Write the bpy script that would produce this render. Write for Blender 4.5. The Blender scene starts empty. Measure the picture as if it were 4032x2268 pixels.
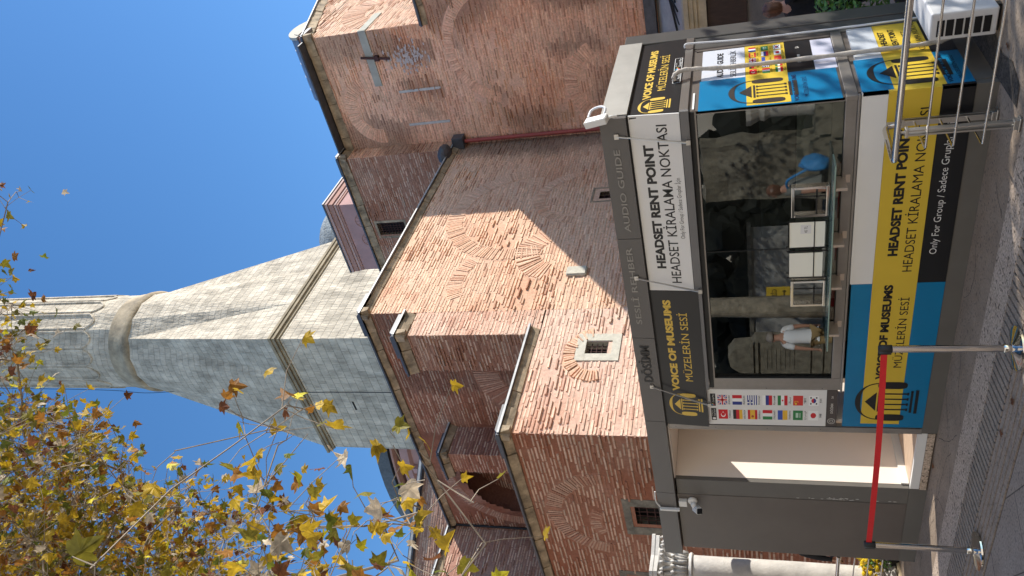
import bpy, bmesh, math, random
import numpy as np
from mathutils import Vector, Matrix, noise
random.seed(7); np.random.seed(7)
R = math.radians
S = 1.2                      # plan units -> metres
sc = bpy.context.scene
col = sc.collection

# ------------------------------------------------------------------ camera
cam = bpy.data.cameras.new("Camera"); cam.sensor_width = 36; cam.lens = 27.104
cam.clip_start = 0.05; cam.clip_end = 3000
camo = bpy.data.objects.new("Camera", cam); col.objects.link(camo)
RGT = Vector((0.78100809, 0.62377789, -0.03045492)); UPV = Vector((0.20691418, -0.21244216, 0.95501563)); FWD = Vector((-0.58924772, 0.75217649, 0.29498754))
CP = Vector((2.6743, -5.4979, 1.62))
m = Matrix.Identity(4)       # the phone was held sideways: image right is world down
for i in range(3):
    m[i][0] = -UPV[i]; m[i][1] = RGT[i]; m[i][2] = -FWD[i]; m[i][3] = CP[i] * S
camo.matrix_world = m
sc.camera = camo
# ------------------------------------------------------------------ light
SUN = Vector((0.604, 0.634, 0.482)).normalized()
w = bpy.data.worlds.new("World"); sc.world = w; w.use_nodes = True
nt = w.node_tree; bg = nt.nodes["Background"]
sky = nt.nodes.new("ShaderNodeTexSky"); sky.sky_type = 'NISHITA'; sky.sun_disc = False
sky.sun_elevation = math.asin(SUN.z); sky.sun_rotation = math.atan2(SUN.x, SUN.y)
sky.air_density = 1.0; sky.dust_density = 0.25; sky.ozone_density = 3.5
hs = nt.nodes.new('ShaderNodeHueSaturation'); hs.inputs['Saturation'].default_value = 1.18; hs.inputs['Value'].default_value = .90
nt.links.new(sky.outputs[0], hs.inputs['Color']); nt.links.new(hs.outputs[0], bg.inputs[0]); bg.inputs[1].default_value = 0.15
sl = bpy.data.lights.new("Sun", 'SUN'); sl.energy = 3.6; sl.angle = R(0.5); sl.color = (1.0, 0.95, 0.87)
so = bpy.data.objects.new("Sun", sl); col.objects.link(so)
so.rotation_euler = (-SUN).to_track_quat('-Z', 'Y').to_euler()
sc.view_settings.view_transform = 'Standard'; sc.view_settings.look = 'None'
sc.view_settings.exposure = 0.80; sc.view_settings.gamma = 1.0
sc.render.engine = 'CYCLES'
sc.cycles.max_bounces = 8; sc.cycles.transparent_max_bounces = 12

# ------------------------------------------------------------------ materials
def lin(h):
    h = h.lstrip('#'); v = [int(h[i:i + 2], 16) / 255 for i in (0, 2, 4)]
    return tuple(((c + .055) / 1.055) ** 2.4 if c > .04045 else c / 12.92 for c in v)
def mat(name, color=(.5, .5, .5), rough=.6, metal=0, spec=.5, noise_amt=0, noise_scale=8, bump=0, bump_scale=40, attr=False, coat=0, stretch=None, dist=.004, color2=None, detail=6):
    M = bpy.data.materials.new(name); M.use_nodes = True
    t = M.node_tree; b = t.nodes["Principled BSDF"]
    b.inputs["Roughness"].default_value = rough; b.inputs["Metallic"].default_value = metal
    b.inputs["Specular IOR Level"].default_value = spec; b.inputs["Coat Weight"].default_value = coat
    b.inputs["Base Color"].default_value = (*color, 1)
    geo = None
    if noise_amt or bump:
        geo = t.nodes.new("ShaderNodeNewGeometry"); src = geo.outputs["Position"]
        if stretch:
            mp = t.nodes.new("ShaderNodeMapping"); mp.inputs["Scale"].default_value = stretch
            t.links.new(src, mp.inputs[0]); src = mp.outputs[0]
    c_out = None
    if attr:
        a = t.nodes.new("ShaderNodeAttribute"); a.attribute_name = "Col"; c_out = a.outputs["Color"]
    if noise_amt:
        n = t.nodes.new("ShaderNodeTexNoise"); n.inputs["Scale"].default_value = noise_scale; n.inputs["Detail"].default_value = detail; n.inputs["Roughness"].default_value = .65
        t.links.new(src, n.inputs["Vector"])
        if color2 is not None:
            rmp = t.nodes.new("ShaderNodeMapRange"); rmp.inputs[1].default_value = .35; rmp.inputs[2].default_value = .65
            t.links.new(n.outputs[0], rmp.inputs[0])
            mx = t.nodes.new("ShaderNodeMix"); mx.data_type = 'RGBA'
            mx.inputs["A"].default_value = (*color, 1); mx.inputs["B"].default_value = (*color2, 1)
            t.links.new(rmp.outputs[0], mx.inputs["Factor"]); c_out = mx.outputs["Result"]
        else:
            rmp = t.nodes.new("ShaderNodeMapRange"); rmp.inputs[1].default_value = .3; rmp.inputs[2].default_value = .7
            rmp.inputs[3].default_value = 1 - noise_amt; rmp.inputs[4].default_value = 1 + noise_amt
            t.links.new(n.outputs[0], rmp.inputs[0])
            mx = t.nodes.new("ShaderNodeVectorMath"); mx.operation = 'SCALE'
            if c_out is not None: t.links.new(c_out, mx.inputs[0])
            else: mx.inputs[0].default_value = color
            t.links.new(rmp.outputs[0], mx.inputs["Scale"]); c_out = mx.outputs[0]
    if c_out is not None: t.links.new(c_out, b.inputs["Base Color"])
    if bump:
        n2 = t.nodes.new("ShaderNodeTexNoise"); n2.inputs["Scale"].default_value = bump_scale; n2.inputs["Detail"].default_value = 5
        t.links.new(src, n2.inputs["Vector"])
        bp = t.nodes.new("ShaderNodeBump"); bp.inputs["Strength"].default_value = bump; bp.inputs["Distance"].default_value = dist
        t.links.new(n2.outputs[0], bp.inputs["Height"]); t.links.new(bp.outputs[0], b.inputs["Normal"])
    return M
M = {}
M['masonry'] = mat('masonry', rough=.95, spec=.15, noise_amt=.22, noise_scale=14, bump=.7, bump_scale=38, attr=True, dist=.012)
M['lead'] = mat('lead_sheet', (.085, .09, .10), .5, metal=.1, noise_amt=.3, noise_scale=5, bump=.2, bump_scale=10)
M['lead_sunlit'] = mat('lead_sunlit', (.42, .42, .41), .5, noise_amt=.25, noise_scale=5, bump=.15, bump_scale=10)  # sunlit copy of the lead, the sunlight put into its colour
M['cornice'] = mat('cornice_stone', (.36, .275, .18), .9, noise_amt=.6, noise_scale=3, bump=.6, bump_scale=12, dist=.02)
M['darkgrey'] = mat('dark_grey_paint', (.118, .098, .083), .38, spec=.45, noise_amt=.08, noise_scale=2)
M['midgrey'] = mat('mid_grey_paint', (.155, .15, .145), .42, spec=.4, noise_amt=.06, noise_scale=3)
M['alu'] = mat('grey_aluminium', (.27, .25, .23), .38, metal=.55, noise_amt=.12, noise_scale=4)
M['plinth'] = mat('grey_plinth_paint', (.13, .12, .105), .5, spec=.35, noise_amt=.08, noise_scale=2)
M['fascia'] = mat('fascia_composite', (.105, .096, .088), .33, spec=.5, noise_amt=.06, noise_scale=1.5)
M['white'] = mat('white_print', (.74, .73, .70), .4, spec=.35, noise_amt=.02, noise_scale=2)
M['offwhite'] = mat('offwhite_plastic', (.72, .70, .65), .45)
M['black'] = mat('black_print', (.012, .012, .013), .3, spec=.4)
M['blue'] = mat('blue_print', (.004, .175, .36), .3, spec=.35, noise_amt=.05, noise_scale=2)
M['yellow'] = mat('yellow_print', (.66, .46, .045), .4, spec=.3, noise_amt=.03, noise_scale=3)
M['gold'] = mat('gold_lettering', (.68, .45, .055), .4)
M['brownp'] = mat('brown_print', (.065, .05, .045), .4)
M['steel_letter'] = mat('brushed_letter', (.23, .22, .205), .3, metal=.6)
M['chrome'] = mat('stainless_steel', (.66, .63, .59), .09, metal=1.0, noise_amt=.05, noise_scale=6)
M['satin'] = mat('satin_steel', (.50, .48, .45), .3, metal=.95)
M['red_tape'] = mat('red_webbing', (.60, .010, .014), .6, noise_amt=.08, noise_scale=60)
M['beige'] = mat('beige_wall', (.84, .74, .64), .55, spec=.3)
M['floorwood'] = mat('pale_wood_floor', (.62, .46, .33), .5, noise_amt=.15, noise_scale=3, stretch=(1, 12, 12))
M['dark_in'] = mat('dark_interior', (.010, .010, .011), .6)
M['dark_in2'] = mat('dark_grey_interior', (.028, .031, .031), .6)
M['dark_in3'] = mat('grey_green_interior', (.17, .19, .17), .6)
M['black_rub'] = mat('black_rubber', (.008, .008, .008), .5)
M['cable'] = mat('white_cable', (.72, .73, .74), .5)
M['hose'] = mat('cream_insulation', (.55, .49, .42), .8, noise_amt=.2, noise_scale=25, bump=.5, bump_scale=60)
M['acwhite'] = mat('ac_casing', (.60, .60, .60), .45, noise_amt=.06, noise_scale=10)
M['rust'] = mat('rusty_iron', (.075, .03, .024), .8, noise_amt=.4, noise_scale=20)
M['pipe_red'] = mat('red_drainpipe', (.36, .065, .05), .5, noise_amt=.1, noise_scale=6)
M['void'] = mat('dark_void', (.006, .005, .005), .9)  # near black, stands for deep shade inside openings, slots and the niche
M['bark'] = mat('plane_tree_bark', (.30, .26, .20), .85, noise_amt=.5, noise_scale=7, bump=.5, bump_scale=20)
M['twig'] = mat('pale_twig', (.27, .22, .165), .8, noise_amt=.3, noise_scale=9)
M['marble'] = mat('weathered_marble', (.55, .515, .465), .6, noise_amt=.2, noise_scale=4, bump=.5, bump_scale=25, dist=.01)
M['pink'] = mat('pink_plaster', (.46, .27, .245), .85, noise_amt=.12, noise_scale=1.5, bump=.2, bump_scale=8)
M['pinkdark'] = mat('red_moulding_plaster', (.42, .23, .18), .85, noise_amt=.15, noise_scale=2)
M['creamst'] = mat('cream_stone', (.56, .45, .29), .85, noise_amt=.2, noise_scale=3, bump=.5, bump_scale=14, dist=.01)
M['paleframe'] = mat('pale_window_stone', (.56, .52, .42), .85, noise_amt=.18, noise_scale=9, bump=.5, bump_scale=30, dist=.008)
M['brownd'] = mat('brown_wood', (.055, .03, .02), .6, noise_amt=.25, noise_scale=4, stretch=(6, 6, 1))
M['greyplas'] = mat('grey_render', (.20, .18, .165), .9, noise_amt=.2, noise_scale=3)
M['skin'] = mat('skin', (.50, .27, .19), .5, noise_amt=.08, noise_scale=20)
M['hairbr'] = mat('brown_hair', (.16, .07, .04), .45, noise_amt=.6, noise_scale=30, stretch=(1, 1, .25))
M['hairgr'] = mat('grey_hair', (.30, .26, .23), .6, noise_amt=.3, noise_scale=40)
M['cloth_dark'] = mat('dark_clothing', (.012, .012, .016), .85, noise_amt=.3, noise_scale=8)
M['cloth_white'] = mat('white_tshirt', (.80, .81, .84), .85, noise_amt=.04, noise_scale=6, bump=.3, bump_scale=9)
M['cloth_khaki'] = mat('khaki_cloth', (.32, .22, .10), .85)
M['cloth_grey'] = mat('grey_tshirt', (.20, .21, .20), .85)
M['bag_blue'] = mat('blue_bag', (.03, .24, .58), .6, noise_amt=.15, noise_scale=7)
M['oldstone'] = mat('old_stone', (.20, .18, .14), .9, noise_amt=.45, noise_scale=5, bump=.9, bump_scale=9, dist=.03)
M['yellowfl'] = mat('yellow_petal', (.75, .52, .01), .6)
M['leafgreen'] = mat('green_leaf', (.10, .22, .04), .5, attr=False, noise_amt=.4, noise_scale=25)
M['pot'] = mat('dark_planter', (.015, .014, .013), .7)

def leaf_mat():
    Mt = bpy.data.materials.new("autumn_leaf"); Mt.use_nodes = True; t = Mt.node_tree
    b = t.nodes["Principled BSDF"]; out = t.nodes["Material Output"]
    a = t.nodes.new("ShaderNodeAttribute"); a.attribute_name = "Col"
    geo = t.nodes.new("ShaderNodeNewGeometry")
    n = t.nodes.new("ShaderNodeTexNoise"); n.inputs["Scale"].default_value = 22; n.inputs["Detail"].default_value = 4
    t.links.new(geo.outputs["Position"], n.inputs["Vector"])
    mr = t.nodes.new("ShaderNodeMapRange"); mr.inputs[1].default_value = .3; mr.inputs[2].default_value = .7; mr.inputs[3].default_value = .6; mr.inputs[4].default_value = 1.3
    t.links.new(n.outputs[0], mr.inputs[0])
    v = t.nodes.new("ShaderNodeVectorMath"); v.operation = 'SCALE'
    t.links.new(a.outputs["Color"], v.inputs[0]); t.links.new(mr.outputs[0], v.inputs["Scale"])
    t.links.new(v.outputs[0], b.inputs["Base Color"]); b.inputs["Roughness"].default_value = .55; b.inputs["Specular IOR Level"].default_value = .3
    tr = t.nodes.new("ShaderNodeBsdfTranslucent"); t.links.new(v.outputs[0], tr.inputs["Color"])
    mx = t.nodes.new("ShaderNodeMixShader"); mx.inputs[0].default_value = .38
    t.links.new(b.outputs[0], mx.inputs[1]); t.links.new(tr.outputs[0], mx.inputs[2]); t.links.new(mx.outputs[0], out.inputs["Surface"])
    return Mt
M['leaf'] = leaf_mat()

def ashlar(name, c1, c2, joint, bw, bh, streak=True):
    """coursed cut stone: block tint, thin joints, pitting and rain streaks"""
    Mt = bpy.data.materials.new(name); Mt.use_nodes = True; t = Mt.node_tree; b = t.nodes["Principled BSDF"]
    b.inputs["Roughness"].default_value = .9; b.inputs["Specular IOR Level"].default_value = .2
    geo = t.nodes.new("ShaderNodeNewGeometry"); sx = t.nodes.new("ShaderNodeSeparateXYZ"); t.links.new(geo.outputs["Position"], sx.inputs[0])
    ad = t.nodes.new("ShaderNodeMath"); ad.operation = 'ADD'; t.links.new(sx.outputs[0], ad.inputs[0]); t.links.new(sx.outputs[1], ad.inputs[1])
    cb = t.nodes.new("ShaderNodeCombineXYZ"); t.links.new(ad.outputs[0], cb.inputs[0]); t.links.new(sx.outputs[2], cb.inputs[1])
    br = t.nodes.new("ShaderNodeTexBrick"); br.inputs["Scale"].default_value = 1; br.inputs["Brick Width"].default_value = bw; br.inputs["Row Height"].default_value = bh
    br.inputs["Mortar Size"].default_value = .014; br.inputs["Mortar Smooth"].default_value = .4; br.inputs["Bias"].default_value = 0
    br.inputs["Color1"].default_value = (*c1, 1); br.inputs["Color2"].default_value = (*c2, 1); br.inputs["Mortar"].default_value = (*joint, 1)
    t.links.new(cb.outputs[0], br.inputs["Vector"])
    n = t.nodes.new("ShaderNodeTexNoise"); n.inputs["Scale"].default_value = 1.3; n.inputs["Detail"].default_value = 8; n.inputs["Roughness"].default_value = .7
    mp = t.nodes.new("ShaderNodeMapping"); mp.inputs["Scale"].default_value = (1.3, 1.3, .5); t.links.new(geo.outputs["Position"], mp.inputs[0]); t.links.new(mp.outputs[0], n.inputs["Vector"])
    mr = t.nodes.new("ShaderNodeMapRange"); mr.inputs[1].default_value = .33; mr.inputs[2].default_value = .68; mr.inputs[3].default_value = .55; mr.inputs[4].default_value = 1.18
    t.links.new(n.outputs[0], mr.inputs[0])
    v = t.nodes.new("ShaderNodeVectorMath"); v.operation = 'SCALE'; t.links.new(br.outputs["Color"], v.inputs[0]); t.links.new(mr.outputs[0], v.inputs["Scale"])
    t.links.new(v.outputs[0], b.inputs["Base Color"])
    n2 = t.nodes.new("ShaderNodeTexNoise"); n2.inputs["Scale"].default_value = 5; n2.inputs["Detail"].default_value = 7
    mp2 = t.nodes.new("ShaderNodeMapping"); mp2.inputs["Scale"].default_value = (1.6, 1.6, .5); t.links.new(geo.outputs["Position"], mp2.inputs[0]); t.links.new(mp2.outputs[0], n2.inputs["Vector"])
    hs = t.nodes.new("ShaderNodeMath"); hs.operation = 'SUBTRACT'; t.links.new(n2.outputs[0], hs.inputs[0]); t.links.new(br.outputs["Fac"], hs.inputs[1])
    bp = t.nodes.new("ShaderNodeBump"); bp.inputs["Strength"].default_value = .8; bp.inputs["Distance"].default_value = .10
    t.links.new(hs.outputs[0], bp.inputs["Height"]); t.links.new(bp.outputs[0], b.inputs["Normal"])
    return Mt
M['minaret'] = ashlar('minaret_limestone', (.66, .58, .465), (.53, .465, .37), (.485, .42, .335), 0.86, .41)
M['leadtiles'] = ashlar('lead_tiles', (.36, .39, .40), (.33, .36, .37), (.12, .13, .14), .9, .7)

def paving(name, c1, c2, speck, scale=3.0, pits=0.0, bump=.4, joints=None):
    Mt = bpy.data.materials.new(name); Mt.use_nodes = True; t = Mt.node_tree; b = t.nodes["Principled BSDF"]
    b.inputs["Roughness"].default_value = .72; b.inputs["Specular IOR Level"].default_value = .3
    geo = t.nodes.new("ShaderNodeNewGeometry")
    n = t.nodes.new("ShaderNodeTexNoise"); n.inputs["Scale"].default_value = scale; n.inputs["Detail"].default_value = 9; n.inputs["Roughness"].default_value = .7
    t.links.new(geo.outputs["Position"], n.inputs["Vector"])
    rp = t.nodes.new("ShaderNodeMapRange"); rp.inputs[1].default_value = .35; rp.inputs[2].default_value = .65; t.links.new(n.outputs[0], rp.inputs[0])
    mx = t.nodes.new("ShaderNodeMix"); mx.data_type = 'RGBA'; mx.inputs["A"].default_value = (*c1, 1); mx.inputs["B"].default_value = (*c2, 1); t.links.new(rp.outputs[0], mx.inputs["Factor"])
    res = mx.outputs["Result"]
    v = t.nodes.new("ShaderNodeTexVoronoi"); v.inputs["Scale"].default_value = 70; t.links.new(geo.outputs["Position"], v.inputs["Vector"])
    n3 = t.nodes.new("ShaderNodeTexNoise"); n3.inputs["Scale"].default_value = 48; n3.inputs["Detail"].default_value = 3; t.links.new(geo.outputs["Position"], n3.inputs["Vector"])
    r3 = t.nodes.new("ShaderNodeMapRange"); r3.inputs[1].default_value = .42; r3.inputs[2].default_value = .60; r3.inputs[3].default_value = 1 - speck; r3.inputs[4].default_value = 1 + speck; t.links.new(n3.outputs[0], r3.inputs[0])
    sc2 = t.nodes.new("ShaderNodeVectorMath"); sc2.operation = 'SCALE'; t.links.new(res, sc2.inputs[0]); t.links.new(r3.outputs[0], sc2.inputs["Scale"]); res = sc2.outputs[0]
    if pits:
        n4 = t.nodes.new("ShaderNodeTexNoise"); n4.inputs["Scale"].default_value = 24; n4.inputs["Detail"].default_value = 4; t.links.new(geo.outputs["Position"], n4.inputs["Vector"])
        r4 = t.nodes.new("ShaderNodeMapRange"); r4.inputs[1].default_value = .36; r4.inputs[2].default_value = .42; r4.inputs[3].default_value = 1 - pits; r4.inputs[4].default_value = 1; t.links.new(n4.outputs[0], r4.inputs[0])
        s4 = t.nodes.new("ShaderNodeVectorMath"); s4.operation = 'SCALE'; t.links.new(res, s4.inputs[0]); t.links.new(r4.outputs[0], s4.inputs["Scale"]); res = s4.outputs[0]
    if joints:
        br = t.nodes.new("ShaderNodeTexBrick"); br.inputs["Scale"].default_value = 1; br.inputs["Brick Width"].default_value = joints[0]; br.inputs["Row Height"].default_value = joints[1]; br.inputs["Mortar Size"].default_value = .006
        br.inputs["Color1"].default_value = (1, 1, 1, 1); br.inputs["Color2"].default_value = (.86, .85, .84, 1); br.inputs["Mortar"].default_value = (.3, .28, .26, 1)
        mp = t.nodes.new("ShaderNodeMapping"); mp.inputs["Rotation"].default_value = (0, 0, joints[2]); t.links.new(geo.outputs["Position"], mp.inputs[0]); t.links.new(mp.outputs[0], br.inputs["Vector"])
        m2 = t.nodes.new("ShaderNodeMix"); m2.data_type = 'RGBA'; m2.blend_type = 'MULTIPLY'; m2.inputs["Factor"].default_value = 1; t.links.new(res, m2.inputs["A"]); t.links.new(br.outputs["Color"], m2.inputs["B"]); res = m2.outputs["Result"]
    t.links.new(res, b.inputs["Base Color"])
    bp = t.nodes.new("ShaderNodeBump"); bp.inputs["Strength"].default_value = bump; bp.inputs["Distance"].default_value = .006
    t.links.new(n3.outputs[0], bp.inputs["Height"]); t.links.new(bp.outputs[0], b.inputs["Normal"])
    return Mt
M['pave'] = paving('worn_pavement', (.265, .20, .145), (.35, .27, .20), .10, 2.2, .35)
M['kerb'] = paving('pitted_kerb_stone', (.44, .34, .255), (.54, .425, .325), .20, 3, .7)
M['groove'] = paving('grooved_stone', (.28, .215, .16), (.37, .29, .22), .12, 3, .25)
M['gap'] = mat('groove_dark', (.035, .03, .026), .95)  # one dark tone for groove beds and cracks
M['slab'] = paving('ground_slabs', (.31, .24, .18), (.39, .31, .24), .14, 1.6, .3, joints=(.95, .6, .45))
M['dirt'] = paving('dirt', (.05, .04, .032), (.10, .085, .07), .3, 5, .5)

def glass_mat():
    Mt = bpy.data.materials.new("window_glass"); Mt.use_nodes = True; t = Mt.node_tree
    for n_ in list(t.nodes): t.nodes.remove(n_)
    out = t.nodes.new("ShaderNodeOutputMaterial"); gl = t.nodes.new("ShaderNodeBsdfGlossy"); gl.inputs["Roughness"].default_value = .004; gl.inputs["Color"].default_value = (.92, .95, .92, 1)
    tr = t.nodes.new("ShaderNodeBsdfTransparent"); tr.inputs["Color"].default_value = (.80, .86, .83, 1)
    fr = t.nodes.new("ShaderNodeFresnel"); fr.inputs["IOR"].default_value = 1.75
    mu = t.nodes.new("ShaderNodeMath"); mu.operation = 'MULTIPLY_ADD'; mu.inputs[1].default_value = 1.3; mu.inputs[2].default_value = .05; mu.use_clamp = True
    t.links.new(fr.outputs[0], mu.inputs[0])
    mx = t.nodes.new("ShaderNodeMixShader"); t.links.new(mu.outputs[0], mx.inputs[0]); t.links.new(tr.outputs[0], mx.inputs[1]); t.links.new(gl.outputs[0], mx.inputs[2])
    t.links.new(mx.outputs[0], out.inputs["Surface"])
    return Mt
M['glass'] = glass_mat()
_flat = {}
def flatcol(h):
    if h not in _flat: _flat[h] = mat('print_' + h.strip('#'), lin(h), .45, spec=.3)
    return _flat[h]

# ------------------------------------------------------------------ mesh helpers
ORG = {}
def V(*a): return Vector(a)
class MB:
    def __init__(s): s.v = []; s.f = []; s.c = []; s.col = (1, 1, 1)
    def add(s, vs, fs, c=None):
        o = len(s.v); s.v.extend([tuple(p) for p in vs]); s.f.extend([tuple(i + o for i in f) for f in fs]); s.c.extend([c or s.col] * len(vs)); return s
    def box(s, x0, x1, y0, y1, z0, z1, c=None):
        return s.add([(x0, y0, z0), (x1, y0, z0), (x1, y1, z0), (x0, y1, z0), (x0, y0, z1), (x1, y0, z1), (x1, y1, z1), (x0, y1, z1)],
                     [(0, 3, 2, 1), (4, 5, 6, 7), (0, 1, 5, 4), (1, 2, 6, 5), (2, 3, 7, 6), (3, 0, 4, 7)], c)
    def cbox(s, x0, x1, y0, y1, z0, z1, b=.006, c=None):
        """box with chamfered edges"""
        vs = []; fs = []
        bm = bmesh.new(); r = bmesh.ops.create_cube(bm, size=1)
        for v in bm.verts: v.co = ((x0 + x1) / 2 + v.co.x * (x1 - x0), (y0 + y1) / 2 + v.co.y * (y1 - y0), (z0 + z1) / 2 + v.co.z * (z1 - z0))
        bmesh.ops.bevel(bm, geom=bm.edges[:], offset=b, segments=2, affect='EDGES', profile=.5)
        s.bm(bm, c); return s
    def bm(s, bm, c=None):
        bm.verts.index_update(); s.add([v.co[:] for v in bm.verts], [[v.index for v in f.verts] for f in bm.faces], c); bm.free(); return s
    def quad(s, a, b, c_, d, c=None): return s.add([a, b, c_, d], [(0, 1, 2, 3)], c)
    def prism(s, poly, a0, a1, axis='y', c=None):
        """extrude a 2D polygon along an axis; poly coords are the other two axes in order"""
        def P(p, t):
            if axis == 'y': return (p[0], t, p[1])
            if axis == 'x': return (t, p[0], p[1])
            return (p[0], p[1], t)
        n = len(poly); vs = [P(p, a0) for p in poly] + [P(p, a1) for p in poly]
        fs = [tuple(range(n)), tuple(range(2 * n - 1, n - 1, -1))] + [(i, i + n, (i + 1) % n + n, (i + 1) % n) for i in range(n)]
        return s.add(vs, fs, c)
    def tube(s, pts, r, n=10, c=None, caps=True):
        pts = [Vector(p) for p in pts]; rs = r if isinstance(r, (list, tuple)) else [r] * len(pts)
        vs = []; fs = []; prev = None
        for i, p in enumerate(pts):
            t = (pts[min(i + 1, len(pts) - 1)] - pts[max(i - 1, 0)]); t = t.normalized() if t.length > 1e-9 else Vector((0, 0, 1))
            if prev is None:
                a = t.orthogonal().normalized()
            else:
                a = prev - t * prev.dot(t); a = a.normalized() if a.length > 1e-6 else t.orthogonal().normalized()
            prev = a; b = t.cross(a)
            for k in range(n):
                an = 2 * math.pi * k / n; vs.append(tuple(p + (a * math.cos(an) + b * math.sin(an)) * rs[i]))
        for i in range(len(pts) - 1):
            for k in range(n):
                fs.append((i * n + k, i * n + (k + 1) % n, (i + 1) * n + (k + 1) % n, (i + 1) * n + k))
        if caps: fs.append(tuple(range(n - 1, -1, -1))); fs.append(tuple((len(pts) - 1) * n + k for k in range(n)))
        return s.add(vs, fs, c)
    def lathe(s, cx, cy, prof, n=32, c=None, a0=0.0, cap=True):
        vs = []; fs = []
        for r, z in prof:
            for k in range(n):
                an = a0 + 2 * math.pi * k / n; vs.append((cx + r * math.cos(an), cy + r * math.sin(an), z))
        for i in range(len(prof) - 1):
            for k in range(n): fs.append((i * n + k, i * n + (k + 1) % n, (i + 1) * n + (k + 1) % n, (i + 1) * n + k))
        if cap: fs.append(tuple(range(n - 1, -1, -1))); fs.append(tuple((len(prof) - 1) * n + k for k in range(n)))
        return s.add(vs, fs, c)
    def ico(s, c0, r, sub=2, sc_=(1, 1, 1), c=None, jit=0, seed=0):
        bm = bmesh.new(); bmesh.ops.create_icosphere(bm, subdivisions=sub, radius=1)
        for v in bm.verts:
            k = 1 + jit * noise.noise(v.co * 1.7 + Vector((seed, seed * 2, 0)))
            v.co = Vector((c0[0] + v.co.x * r * sc_[0] * k, c0[1] + v.co.y * r * sc_[1] * k, c0[2] + v.co.z * r * sc_[2] * k))
        return s.bm(bm, c)
    def build(s, name, material, parent=None, smooth=False, org=None):
        if not s.v: return None
        a = np.array(s.v, dtype=np.float64)
        if org is None:
            if parent is not None: org = ORG[parent.name]
            else: org = Vector(((a[:, 0].min() + a[:, 0].max()) / 2, (a[:, 1].min() + a[:, 1].max()) / 2, a[:, 2].min()))
        org = Vector(org)
        me = bpy.data.meshes.new(name); me.from_pydata(((a - np.array(org)) * S).tolist(), [], s.f)
        ca = me.color_attributes.new("Col", 'FLOAT_COLOR', 'POINT')
        cc = np.ones((len(s.v), 4), dtype=np.float32); cc[:, :3] = np.array(s.c, dtype=np.float32).reshape(-1, 3)
        ca.data.foreach_set("color", cc.ravel())
        me.materials.append(material if not isinstance(material, str) else M[material])
        if smooth: me.polygons.foreach_set("use_smooth", [True] * len(me.polygons))
        o = bpy.data.objects.new(name, me); col.objects.link(o)
        if parent is not None:
            o.parent = parent; o.location = (org - ORG[parent.name]) * S
        else: o.location = org * S
        ORG[o.name] = org
        return o
def tag(o, label=None, cat=None, group=None, kind=None):
    if label: o['label'] = label
    if cat: o['category'] = cat
    if group: o['group'] = group
    if kind: o['kind'] = kind
    return o
def empty(name, loc, label, cat, group=None):
    o = bpy.data.objects.new(name, None); col.objects.link(o); o.location = Vector(loc) * S; o.empty_display_size = .2
    ORG[o.name] = Vector(loc); return tag(o, label, cat, group)
def smooth_by(o, ang=35):
    o.data.polygons.foreach_set("use_smooth", [True] * len(o.data.polygons))
    try: o.data.set_sharp_from_angle(angle=R(ang))
    except Exception: pass

# a face of the kiosk: maps (a, b) on the wall to a point, 'off' metres proud of it
def FRONT(y0): return lambda a, b, off=0: (a, y0 - off, b)
def SIDE(x0): return lambda a, b, off=0: (x0 + off, a, b)
def flatpoly(mb, F, poly, off=0.0, c=None):
    mb.add([F(a, b, off) for a, b in poly], [tuple(range(len(poly)))], c)
def rect(mb, F, a0, a1, b0, b1, off=0.0, c=None): flatpoly(mb, F, [(a0, b0), (a1, b0), (a1, b1), (a0, b1)], off, c)
def panel(mb, F, a0, a1, b0, b1, off, th, c=None):
    p = [F(a0, b0, off - th), F(a1, b0, off - th), F(a1, b1, off - th), F(a0, b1, off - th), F(a0, b0, off), F(a1, b0, off), F(a1, b1, off), F(a0, b1, off)]
    mb.add(p, [(0, 3, 2, 1), (4, 5, 6, 7), (0, 1, 5, 4), (1, 2, 6, 5), (2, 3, 7, 6), (3, 0, 4, 7)], c)
_tc = {}
def text_mesh(body, bold):
    k = (body, bold)
    if k in _tc: return _tc[k]
    cu = bpy.data.curves.new("t", 'FONT'); cu.body = body; cu.offset = bold; cu.resolution_u = 3
    o = bpy.data.objects.new("t", cu); col.objects.link(o); bpy.context.view_layer.update()
    dg = bpy.context.evaluated_depsgraph_get(); me = bpy.data.meshes.new_from_object(o.evaluated_get(dg))
    v = np.array([p.co[:2] for p in me.vertices]); f = [tuple(p.vertices) for p in me.polygons]
    bpy.data.objects.remove(o); bpy.data.curves.remove(cu); bpy.data.meshes.remove(me)
    _tc[k] = (v, f); return _tc[k]
def cap_height(bold):
    v, f = text_mesh("H", bold); return v[:, 1].min(), v[:, 1].max()
def text(mb, F, body, a0, a1, b0, b1, off=.0015, bold=0.0, c=None, flip=False):
    """letters fitted so that the line runs a0..a1 and a capital H spans b0..b1"""
    v, f = text_mesh(body, bold); h0, h1 = cap_height(bold)
    xs = (v[:, 0] - v[:, 0].min()) / (v[:, 0].max() - v[:, 0].min())
    if flip: xs = 1 - xs
    A = a0 + xs * (a1 - a0); B = b0 + (v[:, 1] - h0) / (h1 - h0) * (b1 - b0)
    mb.add([F(a, b, off) for a, b in zip(A, B)], f, c)

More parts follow.
